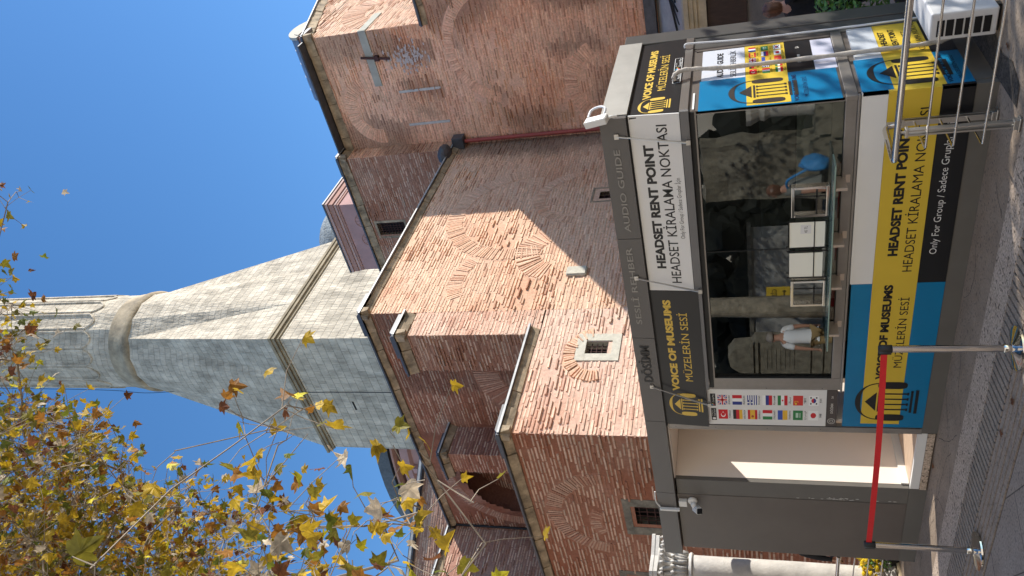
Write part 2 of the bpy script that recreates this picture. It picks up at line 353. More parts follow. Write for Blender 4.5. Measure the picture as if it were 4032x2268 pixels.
# ------------------------------------------------------------------ brick masonry
PALE = (.86, .67, .50); RED = (.60, .34, .235); BROWN = (.37, .18, .12); MORT_L = (.72, .475, .345); MORT_R = (.33, .15, .098); SOOT = (.07, .06, .055)
def mixc(a, b, t): return tuple(a[i] * (1 - t) + b[i] * t for i in range(3))
def fb(p, s): return noise.fractal(Vector(p) * s, 1.0, 2.0, 4)
class Style:
    def __init__(s, mort=MORT_L, pale=.6, red=.4, rough=.3, soot=0, dark=1.0, pitch=.070, bh=.036, stain=None, tint=(1, 1, 1)):
        s.stain = stain; s.tint = tint
        s.mort = mort; s.pale = pale; s.red = red; s.rough = rough; s.soot = soot; s.dark = dark; s.pitch = pitch; s.bh = bh
def field(p, st, seed):
    n = fb(p, .55); n2 = fb((p[0] + 31, p[1], p[2] - 7), 1.3)
    c = mixc(st.mort, tuple(x * y for x, y in zip(st.mort, (.84, .68, .60))), max(0, min(1, .3 + n * 1.2)) * .8)
    c = mixc(c, (.70, .54, .43), max(0, min(1, n2 * 1.4)) * .5 * (1 if st.mort[0] > .4 else .35))
    k = 0
    if st.soot:
        k = max(0, min(1, (fb((p[0] * 1.3, p[1], p[2] * .6 + seed), .75) - .02) * 3.2)) * st.soot
    if st.stain: k = max(k, st.stain(p))
    return c, k
def brick_face(mb, O, U, N, w0, w1, z0, z1, st, skip=None, seed=0, cell=.3):
    """mortar sheet with every brick modelled on it; O,U,N: base point, direction along the wall, outward normal"""
    O = Vector(O); U = Vector(U); N = Vector(N); Z = Vector((0, 0, 1)); rnd = random.Random(seed)
    nu = max(1, int((w1 - w0) / cell)); nz = max(1, int((z1 - z0) / cell))
    flip = U.cross(Z).dot(N) < 0
    idx = {}; vs = []; cs = []
    def gv(i, j):
        if (i, j) not in idx:
            p = O + U * (w0 + (w1 - w0) * i / nu) + Z * (z0 + (z1 - z0) * j / nz)
            c, k = field(p, st, seed); c = mixc(c, SOOT, k * .8); idx[(i, j)] = len(vs)
            vs.append(p); cs.append(tuple(x * st.dark * q for x, q in zip(c, st.tint)))
        return idx[(i, j)]
    fs = []
    for i in range(nu):
        for j in range(nz):
            uc = w0 + (w1 - w0) * (i + .5) / nu; zc = z0 + (z1 - z0) * (j + .5) / nz
            if skip and skip(uc, zc) == 2: continue
            q = (gv(i, j), gv(i + 1, j), gv(i + 1, j + 1), gv(i, j + 1)); fs.append(q[::-1] if flip else q)
    o = len(mb.v); mb.v.extend([tuple(p) for p in vs]); mb.f.extend([tuple(k + o for k in f) for f in fs]); mb.c.extend(cs)
    z = z0 + .02
    while z < z1 - st.bh:
        u = w0 - rnd.uniform(0, .3)
        while u < w1:
            L = rnd.uniform(.15, .36); ua = max(w0 - rnd.uniform(-.004, .014), u); ub = min(w1 + rnd.uniform(-.004, .014), u + L); u += L + rnd.uniform(.014, .034)
            if ub - ua < .05: continue
            uc = (ua + ub) / 2
            if skip and skip(uc, z + .025): continue
            p = O + U * uc + Z * z
            er = fb((p[0] + 5, p[1] + 9, p[2] + seed), .8) + .25 * (st.rough - .3)
            if rnd.random() < .02 + max(0, er - .08) * .45: continue
            h = st.bh * rnd.uniform(.75, 1.15); zz = z + rnd.uniform(-.006, .006)
            pr = rnd.uniform(.004, .015) + max(0, er) * rnd.uniform(0, .05)
            c, k = field(p, st, seed)
            t = rnd.random()
            bc = mixc(PALE, (.80, .57, .425), rnd.random()) if t < st.pale else (mixc(RED, BROWN, rnd.random()) if t < st.pale + st.red else mixc(RED, PALE, .5))
            bc = mixc(bc, c, .42); bc = mixc(bc, SOOT, k * .85); j = rnd.uniform(.82, 1.14) * st.dark; bc = tuple(x * j * q for x, q in zip(bc, st.tint))
            ji = lambda: rnd.uniform(-.005, .005)
            t1, t2 = rnd.uniform(-.006, .006), rnd.uniform(-.004, .004)
            a = O + U * (ua + ji()) + Z * (zz + t1); b = O + U * (ub + ji()) + Z * (zz + t2); c_ = O + U * (ub + ji()) + Z * (zz + h + t2); d = O + U * (ua + ji()) + Z * (zz + h + t1)
            A, B, C_, D = [q + N * (pr + rnd.uniform(-.003, .003)) + (-(U * (k2 * .006)) + Z * (k3 * .004)) for q, k2, k3 in ((a, -1, 1), (b, 1, 1), (c_, 1, -1), (d, -1, -1))]
            fsq = [(4, 5, 6, 7), (0, 1, 5, 4), (1, 2, 6, 5), (2, 3, 7, 6), (3, 0, 4, 7)]
            if flip: fsq = [f[::-1] for f in fsq]
            mb.add([a, b, c_, d, A, B, C_, D], fsq, bc)
        z += st.pitch * rnd.uniform(.94, 1.06)
def voussoirs(mb, O, U, N, uc, zc, r0, r1, a0, a1, st, seed=0, sy=1.0, proud=.022, bw=.055):
    """ring of radial bricks round (uc, zc) on a wall, angles in degrees from the U axis"""
    O = Vector(O); U = Vector(U); N = Vector(N); Z = Vector((0, 0, 1)); rnd = random.Random(seed); flip = U.cross(Z).dot(N) < 0
    n = max(4, int(R(abs(a1 - a0)) * (r0 + r1) / 2 / bw)); da = R(a1 - a0) / n
    # mortar bed of the ring
    bed = []; 
    for i in range(n + 1):
        an = R(a0) + da * i
        for r in (r0 - .01, r1 + .01): bed.append(O + U * (uc + r * math.cos(an)) + Z * (zc + sy * r * math.sin(an)) + N * .004)
    fs = [(2 * i, 2 * i + 1, 2 * i + 3, 2 * i + 2) for i in range(n)]
    mb.add(bed, fs, tuple(x * st.dark * q for x, q in zip(mixc(st.mort, RED, .22), st.tint)))
    for i in range(n):
        if rnd.random() < .05: continue
        m0 = R(a0) + da * (i + .20 + rnd.uniform(-.05, .05)); m1 = R(a0) + da * (i + .80 + rnd.uniform(-.05, .05)); q0 = r0 + rnd.uniform(0, .03); q1 = r1 - rnd.uniform(0, .05); pr = proud * rnd.uniform(.45, 1.25)
        pts = [(m0, q0), (m0, q1), (m1, q1), (m1, q0)]
        base = [O + U * (uc + r * math.cos(an)) + Z * (zc + sy * r * math.sin(an)) for an, r in pts]
        top = [p + N * pr for p in base]
        t = rnd.random(); bc = mixc(PALE, RED, rnd.random() * .6) if t < .8 else mixc(RED, BROWN, rnd.random() * .5)
        bc = mixc(bc, st.mort, .62); j = rnd.uniform(.88, 1.1) * st.dark; bc = tuple(x * j * q for x, q in zip(bc, st.tint))
        mb.add(base + top, [(4, 5, 6, 7), (0, 1, 5, 4), (1, 2, 6, 5), (2, 3, 7, 6), (3, 0, 4, 7)], bc)

# ================================================================== KIOSK
kiosk = empty('ticket_kiosk', (-2.8, 0.5, -.03), 'dark grey headset rental kiosk with black, white, yellow and blue signs under the minaret', 'kiosk')
F0 = FRONT(0.0); S0 = SIDE(0.0)
# ---- body
b = MB(); b.box(-5.68, .0, .05, 1.10, -.05, .115); b.box(-5.68, -4.405, 0.0, .05, -.05, .13); b.box(-3.54, .015, -.012, .05, -.05, .106); b.box(-.05, .02, .05, 1.2, -.05, .106)
b.build('plinth', 'plinth', kiosk)
b = MB(); b.cbox(-5.68, -4.66, 0.0, .05, .13, 2.48, .004); b.box(-5.68, -5.63, .05, 1.05, .115, 2.48); b.box(-5.63, -4.41, 1.0, 1.05, .115, 2.48)
b.build('wall_panel', 'darkgrey', kiosk)
b = MB(); b.cbox(-4.66, -4.405, .006, .06, .13, 2.474, .004)
b.build('door_jamb', 'plinth', kiosk)
# threshold and room inside the doorway
b = MB(); b.box(-4.402, -3.56, .004, .05, .045, .125); b.build('threshold', 'white', kiosk)
b = MB(); b.box(-4.402, -3.56, -.004, .004, -.02, .043); b.build('step_stone', 'kerb', kiosk)
b = MB(); b.box(-4.43, -4.402, .06, 1.05, .115, 2.476)
b.build('inner_wall', 'beige', kiosk)
b = MB(); b.box(-4.402, -3.2, .05, 1.05, .115, .128); b.build('floor', 'floorwood', kiosk)
b = MB(); b.box(-4.402, -4.385, .06, 1.05, .128, .20); b.build('skirting', 'offwhite', kiosk)
b = MB(); b.box(-4.402, -3.05, .02, 1.05, 2.477, 2.49); b.build('ceiling', 'beige', kiosk)
b = MB(); b.box(-4.402, -3.69, 1.02, 1.05, .128, 2.476); b.build('back_wall', 'beige', kiosk)
b = MB(); b.box(-2.62, -.05, .98, 1.05, .115, 2.47); b.build('back_panel', 'dark_in', kiosk)  # black back wall, the room's deep shade put into the colour
b = MB(); b.box(-2.62, -.05, .955, .978, 1.20, 1.50); b.build('dim_band', 'dark_in2', kiosk)  # dark grey band, the room's middle brightness put into the colour
b = MB(); b.box(-2.62, -.05, .93, .953, .13, 1.19); b.build('haze_panel', 'dark_in3', kiosk)  # paler panel, its colour stands for the haze low in the glass
b = MB(); b.box(-2.62, -.05, .30, .95, .76, .80); b.build('desk', 'dark_in3', kiosk)
b = MB(); b.box(-3.46, -3.43, .05, .55, .128, 2.47); b.build('added_partition', 'beige', kiosk)  # added reflector wall, bounces light onto the beige doorway wall
b = MB(); b.box(-2.88, -2.84, .06, 1.0, .128, 2.47); b.build('added_partition', 'dark_in', kiosk)  # added dark wall, keeps the bright back opening out of the window
b = MB(); b.box(-2.84, -2.62, .98, 1.05, .115, 2.47); b.build('back_panel', 'dark_in', kiosk)
# roof and fascia (leans out slightly at the foot)
b = MB(); b.box(-5.72, -1.5, .0, 1.06, 2.49, 2.66); b.box(-1.5, -.02, .0, 1.55, 2.49, 2.66); b.build('roof', 'darkgrey', kiosk)
def fasc(mb, xa, xb):
    mb.add([(xa, -.04, 2.705), (xb, -.04, 2.705), (xb, -.05, 2.495), (xa, -.05, 2.495), (xa, .0, 2.705), (xb, .0, 2.705), (xb, .0, 2.495), (xa, .0, 2.495)],
           [(0, 3, 2, 1), (4, 5, 6, 7), (0, 1, 5, 4), (1, 2, 6, 5), (2, 3, 7, 6), (3, 0, 4, 7)])
cuts = [-5.77, -4.59, -3.41, -2.25, -1.105, .03]
fas = MB()
for a_, c_ in zip(cuts[:-1], cuts[1:]): fasc(fas, a_ + .003, c_ - .003)
fas.box(-5.76, .02, -.03, 0, 2.50, 2.70)
fas = fas.build('fascia', 'fascia', kiosk)
b = MB(); b.box(-.03, .035, .0, 1.43, 2.49, 2.695); b.build('side_fascia', mat('satin_panel', (.40, .385, .35), .42, metal=.35, noise_amt=.1, noise_scale=3), kiosk)
b = MB(); b.box(-5.77, -5.72, 0, 1.55, 2.495, 2.70); b.build('end_fascia', 'darkgrey', kiosk)
FF = lambda a, z, off=0: (a, -.04 - (2.705 - z) * .0476 - off, z)
b = MB(); text(b, FF, "AUDIO GUIDE", -1.03, -.24, 2.572, 2.622, .006, .01); text(b, FF, "SESLİ REHBER", -2.07, -1.19, 2.588, 2.640, .006, .01); b.build('lettering', 'steel_letter', fas)
b = MB(); text(b, FF, "DÖSİMM", -2.83, -2.35, 2.56, 2.648, .006, .015); b.build('lettering', 'black', fas)
# black strip standing for the shadow gap between fascia and signs
b = MB(); b.box(-3.5, .02, -.02, .03, 2.482, 2.497); b.build('soffit', 'black_rub', kiosk)

# ---- logo: headphones round a temple front
def logo(mb, mbb, F, ca, b0, b1, off, cols=True, sx=1.0):
    """temple+headphones of height b1-b0 centred on ca"""
    Hh = b1 - b0; u = lambda x: ca + x * Hh * sx; v = lambda y: b0 + y * Hh
    out = []; N = 22
    for i in range(N + 1):
        an = R(180 - 180 * i / N); out.append((u(.46 * math.cos(an)), v(.62 + .38 * math.sin(an))))
    inn = []
    for i in range(N + 1):
        an = R(180 * i / N); th = .015 + .075 * max(0, math.sin(an)) ** 3; inn.append((u((.46 - .022) * math.cos(an)), v(.62 + (.38 - th) * math.sin(an))))
    for i in range(N):
        flatpoly(mb, F, [out[i], out[i + 1], inn[N - i - 1], inn[N - i]], off)
    for sgn in (-1, 1):      # ear pads
        pts = []
        for k in range(24):
            an = 2 * math.pi * k / 24; cx = .40 * sgn
            pts.append((u(cx + .085 * math.copysign(abs(math.cos(an)) ** .6, math.cos(an))), v(.42 + .23 * math.copysign(abs(math.sin(an)) ** .55, math.sin(an)))))
        flatpoly(mb, F, pts, off)
    flatpoly(mb, F, [(u(-.235), v(.66)), (u(.235), v(.66)), (u(0), v(.84))], off)
    rect(mb, F, u(-.25), u(.25), v(.605), v(.635), off)
    for k in range(4):
        x = -.195 + .13 * k
        rect(mb, F, u(x - .016), u(x + .016), v(.17), v(.59), off)
        rect(mb, F, u(x - .034), u(x + .034), v(.565), v(.592), off + .0004); rect(mb, F, u(x - .034), u(x + .034), v(.15), v(.18), off + .0004)
    rect(mb, F, u(-.27), u(.27), v(.085), v(.125), off); rect(mb, F, u(-.29), u(.29), v(.0), v(.05), off)

# ---- upper front signs, tilted out a little at the foot
FS = lambda a, z, off=0: (a, -.015 - (2.485 - z) * .075 - off, z)
b = MB(); panel(b, FS, -1.695, .022, 2.093, 2.482, 0, .012); wsign = b.build('white_sign', 'white', kiosk)
b = MB(); text(b, FS, "HEADSET RENT POINT", -1.447, -.233, 2.313, 2.392, .0015, .05); text(b, FS, "HEADSET KİRALAMA NOKTASI", -1.607, -.064, 2.193, 2.275, .0015, .008)
text(b, FS, "Only For Group / Sadece Gruplar İçin", -1.13, -.54, 2.129, 2.163, .0015, -.004); b.build('lettering', 'black', wsign)
b = MB(); panel(b, FS, -3.47, -1.699, 2.062, 2.482, 0, .012); bsign = b.build('black_sign', 'black', kiosk)
b = MB(); text(b, FS, "VOICE OF MUSEUMS", -2.975, -1.806, 2.314, 2.385, .0015, .05); text(b, FS, "MÜZELERİN SESİ", -2.83, -1.958, 2.178, 2.247, .0015, .0)
logo(b, None, FS, -3.165, 2.105, 2.435, .0015, sx=1.0); b.build('lettering', 'gold', bsign)
b = MB(); panel(b, FS, -1.70, .036, 2.024, 2.088, .004, .03); panel(b, FS, -2.93, -1.702, 2.030, 2.060, .004, .03); b.build('sign_frame', 'midgrey', kiosk)
b = MB(); b.box(-2.94, .0, -.01, .04, 1.985, 2.03); b.build('shade_slot', 'black_rub', kiosk)  # black strip, its colour stands for the shaded recess under the signs
# struts
for xt, xb in ((-.122, -.213), (-1.522, -1.678), (-2.89, -3.118)):
    b = MB(); b.tube([(xt, -.060, 2.585), (xb, -.075, 2.052)], .0065, 8); b.tube([(xt * .4 + xb * .6, -.071, 2.27), (xb, -.075, 2.052)], .0085, 8)
    b.box(xt - .022, xt + .022, -.062, -.047, 2.565, 2.600); b.box(xb - .02, xb + .02, -.085, -.05, 2.022, 2.055); b.build('strut', 'satin', kiosk, smooth=False)
# ---- window
GX0, GX1, GZ0, GZ1 = -2.815, -.03, .93, 1.968
wf = MB(); wf.cbox(-2.935, -2.82, -.006, .06, .845, 2.03, .004); wf.box(-2.82, .0, -.004, .06, 1.972, 1.99); wf.cbox(-2.82, -.02, .004, .06, 1.99, 2.015, .003); wf.cbox(-2.82, .0, -.004, .06, .845, .925, .004); wf.box(-.028, .0, .0, .05, .925, 1.972)
wf = wf.build('window_frame', 'alu', kiosk)
b = MB(); b.box(-2.84, -2.817, .0, .05, .925, 1.975); b.build('gasket', 'black_rub', wf)
b = MB(); b.box(-1.337, -1.332, .026, .04, .925, 1.972); b.build('glass_seam', 'black_rub', wf)
b = MB(); b.add([(GX0, .03, GZ0), (GX1, .03, GZ0), (GX1, .03, GZ1), (GX0, .03, GZ1)], [(0, 1, 2, 3)]); b.build('glass_pane', 'glass', wf)
b = MB(); b.cbox(-2.98, .022, -.028, .0, .828, .845, .004); b.build('sill', 'alu', kiosk)
# hatches in the glass, shelf and brackets
for x0, x1 in ((-1.012, -.728), (-1.942, -1.660)):
    h = MB(); z0, z1 = 1.005, 1.287; t = .024
    h.cbox(x0, x1, .0, .05, z1 - t, z1, .003); h.cbox(x0, x1, .0, .05, z0, z0 + t, .003); h.cbox(x0, x0 + t, .0, .05, z0 + t, z1 - t, .003); h.cbox(x1 - t, x1, .0, .05, z0 + t, z1 - t, .003)
    h = h.build('hatch_frame', 'chrome', kiosk)
    b = MB(); b.box(x0 + t, x1 - t, .042, .05, z0 + t, z1 - t); b.build('hatch_opening', 'void', h)
    b = MB(); b.box(x0 + t, x1 - t, .028, .04, z0 + .085, z0 + .098); b.box((x0 + x1) / 2 + .03, (x0 + x1) / 2 + .042, .028, .04, z0 + t, z1 - t); b.build('hatch_rail', 'black_rub', h)
sg = mat('green_glass', (.22, .32, .27), .06, spec=.8)
b = MB(); b.cbox(-2.32, -.46, -.17, .02, .985, .997, .002); shelf = b.build('counter_shelf', sg, kiosk)
for x in (-.672, -1.194, -1.625, -2.145):
    b = MB(); b.cbox(x - .012, x + .012, -.16, .02, .90, .982, .002); b.cbox(x - .035, x + .035, -.006, .0, .865, .90, .002); b.build('shelf_bracket', mat('bracket_steel', (.55, .46, .38), .3, metal=.6), kiosk)
# papers put in front of the glass so they look sunlit from behind
FG = FRONT(-.003)
PIN = mat('paper_in', (.86, .85, .74), .6)
b = MB(); rect(b, FG, -1.62, -1.36, 1.04, 1.30, 0); b.build('paper_notice', PIN, kiosk)
b = MB(); rect(b, FG, -1.30, -1.05, 1.03, 1.30, -.0); notice = b.build('paper_notice', PIN, kiosk)
b = MB(); panel(b, FRONT(-.006), -1.165, -1.08, 1.135, 1.215, 0, .002); pr = b.build('price_tag', 'white', kiosk)
b = MB(); text(b, FRONT(-.0065), "45 TL", -1.155, -1.09, 1.163, 1.185, .0005, 0); b.build('lettering', 'black', pr)
b = MB()
for x0, x1, z0, z1 in ((-1.345, -1.335, 1.0, 1.32), (-1.05, -1.045, 1.0, 1.32), (-1.62, -1.61, 1.0, 1.32), (-1.345, -1.04, 1.105, 1.113), (-1.62, -1.345, 1.105, 1.113), (-1.345, -1.04, 1.30, 1.307)): b.box(x0, x1, -.008, .0, z0, z1)
b.build('notice_frame', 'black_rub', notice)
# ---- language board left of the window
b = MB(); b.box(-3.555, -3.485, -.008, .05, .10, 2.475); b.build('corner_post', 'alu', kiosk)
b = MB(); b.box(-2.97, -2.937, -.003, .05, .845, 2.03); b.build('trim', 'alu', kiosk)
F1 = FRONT(-.004)
b = MB(); panel(b, FRONT(0), -3.475, -2.972, .957, 2.062, .004, .04); lb = b.build('language_board', 'white', kiosk)
b = MB(); panel(b, FRONT(0), -3.475, -2.972, .862, .955, .004, .04); lb2 = b.build('logo_board', 'brownp', kiosk)
def flag(kind, F, a0, a1, b0, b1, off=.001):
    """a national flag printed on the board"""
    L = []
    def r(x0, x1, y0, y1, h, o=0):
        L.append((h, [(a0 + (a1 - a0) * x, b0 + (b1 - b0) * y) for x, y in ((x0, y0), (x1, y0), (x1, y1), (x0, y1))], o))
    def poly(p, h, o=0): L.append((h, [(a0 + (a1 - a0) * x, b0 + (b1 - b0) * y) for x, y in p], o))
    def disc(cx, cy, rr, h, o=0, n=20, a=0, e=360):
        poly([(cx + rr * math.cos(R(a + (e - a) * k / n)), cy + rr * math.sin(R(a + (e - a) * k / n))) for k in range(n + (e - a < 360))], h, o)
    Rd, Wt, Bl, Gn, Yl, Bk = '#c8202c', '#efefec', '#2c3a86', '#2f7d46', '#e5b53a', '#2a2220'
    if kind == 'tr': r(0, 1, 0, 1, '#d01a24'); disc(.45, .5, .25, Wt, 1); disc(.52, .5, .20, '#d01a24', 2); poly([(.72 + .10 * (1 if k % 2 == 0 else .4) * math.cos(R(36 * k + 180)), .5 + .10 * (1 if k % 2 == 0 else .4) * math.sin(R(36 * k + 180))) for k in range(10)], Wt, 3)
    if kind == 'uk':
        r(0, 1, 0, 1, Bl)
        for h, w_, o in ((Wt, .10, 1), (Rd, .04, 2)):
            poly([(0, 0), (w_, 0), (1, 1 - w_), (1, 1), (1 - w_, 1), (0, w_)], h, o); poly([(0, 1), (0, 1 - w_), (1 - w_, 0), (1, 0), (1, w_), (w_, 1)], h, o)
        r(.36, .64, 0, 1, Wt, 3); r(0, 1, .36, .64, Wt, 3); r(.42, .58, 0, 1, Rd, 4); r(0, 1, .42, .58, Rd, 4)
    if kind == 'de': r(0, 1, .667, 1, Bk); r(0, 1, .333, .667, Rd); r(0, 1, 0, .333, Yl)
    if kind == 'fr': r(0, .333, 0, 1, Bl); r(.333, .667, 0, 1, Wt); r(.667, 1, 0, 1, Rd)
    if kind == 'nl': r(0, 1, .667, 1, Rd); r(0, 1, .333, .667, Wt); r(0, 1, 0, .333, Bl)
    if kind == 'es': r(0, 1, .75, 1, Rd); r(0, 1, .25, .75, Yl); r(0, 1, 0, .25, Rd); disc(.32, .5, .13, '#a5482a', 1)
    if kind == 'it': r(0, .333, 0, 1, Gn); r(.333, .667, 0, 1, Wt); r(.667, 1, 0, 1, Rd)
    if kind == 'gr':
        r(0, 1, 0, 1, Wt)
        for k in range(0, 9, 2): r(0, 1, k / 9, (k + 1) / 9, Bl, 1)
        r(0, .5, 4 / 9, 1, Bl, 2); r(.2, .3, 4 / 9, 1, Wt, 3); r(0, .5, .667, .778, Wt, 3)
    if kind == 'ru': r(0, 1, .667, 1, Wt); r(0, 1, .333, .667, Bl); r(0, 1, 0, .333, Rd)
    if kind == 'ua': r(0, 1, .5, 1, '#3d56b0'); r(0, 1, 0, .5, Yl)
    if kind == 'ir': r(0, 1, .667, 1, Gn); r(0, 1, .333, .667, Wt); r(0, 1, 0, .333, Rd); disc(.5, .5, .09, Rd, 1)
    if kind == 'sa': r(0, 1, 0, 1, Gn); r(.25, .75, .45, .72, '#b9d3bf', 1); r(.25, .75, .26, .31, Wt, 1)
    if kind == 'cn':
        r(0, 1, 0, 1, '#d03a34')
        for cx, cy, rr in ((.18, .72, .12), (.36, .86, .05), (.42, .74, .05), (.42, .60, .05), (.36, .50, .05)): disc(cx, cy, rr, Yl, 1, 8)
    if kind == 'jp': r(0, 1, 0, 1, Wt); disc(.5, .5, .28, '#c92a33', 1)
    if kind == 'kr':
        r(0, 1, 0, 1, Wt); disc(.5, .5, .24, '#c92a33', 1); disc(.5, .5, .24, Bl, 2, 12, 180, 360)
        for cx, cy in ((.2, .78), (.8, .78), (.2, .22), (.8, .22)): r(cx - .08, cx + .08, cy - .07, cy + .07, Bk, 1)
    return L, off
def flags_obj(items, F, parent):
    """every flag of a board is one part, one mesh with its colours"""
    for kind, a0, a1, b0, b1 in items:
        L, off = flag(kind, F, a0, a1, b0, b1); mb = MB()
        for h, poly, o in L: flatpoly(mb, F, poly, off + .0003 * o, lin(h))
        mb.build('flag', FLAGM, parent)
FLAGM = mat('flag_print', rough=.45, spec=.3, attr=True)
lx, rx = -3.325, -3.118; fw = .068
zr = [1.917 - .141 * k for k in range(7)]
it = []; 
for k, (l, r_) in enumerate((('tr', 'uk'), ('de', 'fr'), ('es', 'gr'), ('it', 'ru'), ('ua', 'ir'), ('sa', 'cn'), ('jp', 'kr'))):
    it.append((l, lx - fw, lx + fw, zr[k] - .045, zr[k] + .045)); it.append((r_, rx - fw, rx + fw, zr[k] - .045, zr[k] + .045))
flags_obj(it, F1, lb)
b = MB()
for k, (l, r_) in enumerate((("TÜRKÇE", "ENGLISH"), ("DEUTSCH", "FRANÇAIS"), ("ESPAÑOLA", "Ελληνικά"), ("ITALIANO", "Русский"), ("Українська", "فارسی"), ("العربية", "繁體中文"), ("日本語", "한국어"))):
    for tx, cx in ((l, lx), (r_, rx)):
        hw = min(.062, .0095 * len(tx)); text(b, F1, tx, cx - hw, cx + hw, zr[k] - .073, zr[k] - .057, .001, .01)
for cx in (lx, rx):
    rect(b, F1, cx - .088, cx + .088, 1.982, 2.032, .001)
b.build('lettering', 'black', lb)
b = MB(); text(b, F1, "App Store", lx - .03, lx + .078, 1.992, 2.008, .002, 0); text(b, F1, "Download on the", lx - .03, lx + .06, 2.017, 2.024, .002, 0)
flatpoly(b, F1, [(lx - .062 + .016 * math.cos(R(k * 24)), 2.005 + .018 * math.sin(R(k * 24))) for k in range(15)], .002)
text(b, F1, "Google Play", rx - .03, rx + .078, 1.997, 2.012, .002, 0); b.build('lettering', 'white', lb)
b = MB(); flatpoly(b, F1, [(rx - .072, 2.025), (rx - .072, 2.007), (rx - .058, 2.007)], .002, lin('#37b6e6')); flatpoly(b, F1, [(rx - .072, 2.007), (rx - .072, 1.990), (rx - .058, 2.007)], .002, lin('#e5483a')); flatpoly(b, F1, [(rx - .058, 2.007), (rx - .045, 2.007), (rx - .058, 2.017)], .0023, lin('#f2c430')); b.build('store_icon', FLAGM, lb)
b = MB(); text(b, F1, "DÖSİMM", -3.29, -3.155, .895, .918, .001, .02)
for k in range(20):
    an = R(18 * k); ca, cb_ = -3.40, .907; rect(b, F1, ca + .036 * math.cos(an) - .004, ca + .036 * math.cos(an) + .004, cb_ + .032 * math.sin(an) - .004, cb_ + .032 * math.sin(an) + .004, .001)
for k in range(8):
    an = R(45 * k); rect(b, F1, -3.40 + .016 * math.cos(an) - .004, -3.40 + .016 * math.cos(an) + .004, .907 + .015 * math.sin(an) - .004, .907 + .015 * math.sin(an) + .004, .001)
text(b, F1, "SA", -3.085, -3.05, .897, .915, .001, .01); b.build('lettering', flatcol('#c9c5bd'), lb2)
# screws and scuffs on the metal
for z in (.5, 1.0, 1.5, 2.0, 2.4):
    for x in (-3.52, -2.953):
        b = MB(); b.lathe(0, 0, [(.004, 0), (.0035, .002)], 8); b.v = [(x + p[0], -.008 - p[2] + (.005 if x > -3 else 0), z + p[1]) for p in b.v]; b.build('screw', 'black_rub', kiosk)
b = MB(); rn = random.Random(6)
for k in range(26):
    z = rn.uniform(.55, .95) if k < 16 else rn.uniform(.2, 1.6); x = -4.64 + rn.uniform(0, .03); l = rn.uniform(.01, .05); b.add([(x, .0045, z), (x + .004, .0045, z + l * .3), (x + .003, .0045, z + l), (x - .003, .0045, z + l * .6)], [(0, 1, 2, 3)])
b.build('scuff_marks', 'offwhite', kiosk)
# ---- lower front boards
FL = FRONT(-.02)
lowb = MB(); panel(lowb, FL, -3.452, -1.697, .106, .808, 0, .03); lowb = lowb.build('blue_board', 'blue', kiosk)
b = MB(); panel(b, FL, -1.694, .022, .65, .822, 0, .03); whb = b.build('white_board', 'white', kiosk)
b = MB(); panel(b, FL, -1.694, .024, .106, .312, 0, .03); blb = b.build('black_board', 'black', kiosk)
b = MB(); panel(b, FL, -3.405, .023, .3135, .6485, .0016, .03); yb = b.build('yellow_band', 'yellow', kiosk)
b = MB(); text(b, FL, "HEADSET RENT POINT", -1.413, -.285, .484, .556, .0032, .05); text(b, FL, "HEADSET KİRALAMA NOKTASI", -1.575, -.123, .367, .436, .0032, 0)
text(b, FL, "VOICE OF MUSEUMS", -2.81, -1.709, .488, .556, .0032, .05); text(b, FL, "MÜZELERİN SESİ", -2.658, -1.848, .355, .418, .0032, 0)
logo(b, None, FL, -3.10, .178, .712, .0034); b.build('lettering', 'black', yb)
b = MB(); text(b, FL, "Only For Group / Sadece Gruplar İçin", -1.408, -.22, .206, .256, .0015, -.004); b.build('lettering', 'white', blb)
# ---- right side of the kiosk (looks along +X)
b = MB(); b.box(-.04, .0, .06, 1.43, .11, 2.48); b.build('side_wall', 'darkgrey', kiosk)
b = MB(); b.cbox(-.06, .022, 1.43, 1.66, -.05, 2.66, .006); b.box(-.06, .010, 1.197, 1.428, -.05, 2.03); b.build('end_pier', mat('pier_grey', (.085, .083, .078), .3, spec=.5, noise_amt=.1, noise_scale=1.2), kiosk)
SSn = lambda a, z, off=0: (.006 + (2.485 - z) * .05 + off, a, z)
b = MB(); panel(b, SSn, -.02, 1.42, 2.098, 2.475, 0, .01); sb = b.build('black_sign', 'black', kiosk)
b = MB(); text(b, SSn, "VOICE OF MUSEUMS", .27, 1.25, 2.33, 2.395, .0015, .04); text(b, SSn, "MÜZELERİN SESİ", .40, 1.11, 2.222, 2.285, .0015, 0); logo(b, None, SSn, .145, 2.165, 2.42, .0015, sx=1.05); b.build('lettering', 'gold', sb)
b = MB()
for a0, a1 in ((.50, .72), (.74, 1.0)):
    for z0, z1 in ((2.108, 2.112), (2.168, 2.172)): rect(b, SSn, a0, a1, z0, z1, .0015)
    for q in (a0, a1 - .004): rect(b, SSn, q, q + .004, 2.108, 2.172, .0015)
text(b, SSn, "App Store", .57, .70, 2.118, 2.138, .0015, 0); text(b, SSn, "Google Play", .82, .985, 2.118, 2.138, .0015, 0); text(b, SSn, "GET IT ON", .82, .90, 2.150, 2.160, .0015, 0)
b.build('lettering', 'white', sb)
b = MB(); flatpoly(b, SSn, [(.76, 2.165), (.76, 2.14), (.79, 2.14)], .0015, lin('#37b6e6')); flatpoly(b, SSn, [(.76, 2.14), (.76, 2.115), (.79, 2.14)], .0015, lin('#e5483a')); flatpoly(b, SSn, [(.79, 2.14), (.81, 2.14), (.79, 2.155)], .0018, lin('#f2c430')); b.build('store_icon', FLAGM, sb)
b = MB(); panel(b, SIDE(0), -.02, 1.42, 2.03, 2.094, .026, .02); b.build('sign_frame', 'satin', kiosk)
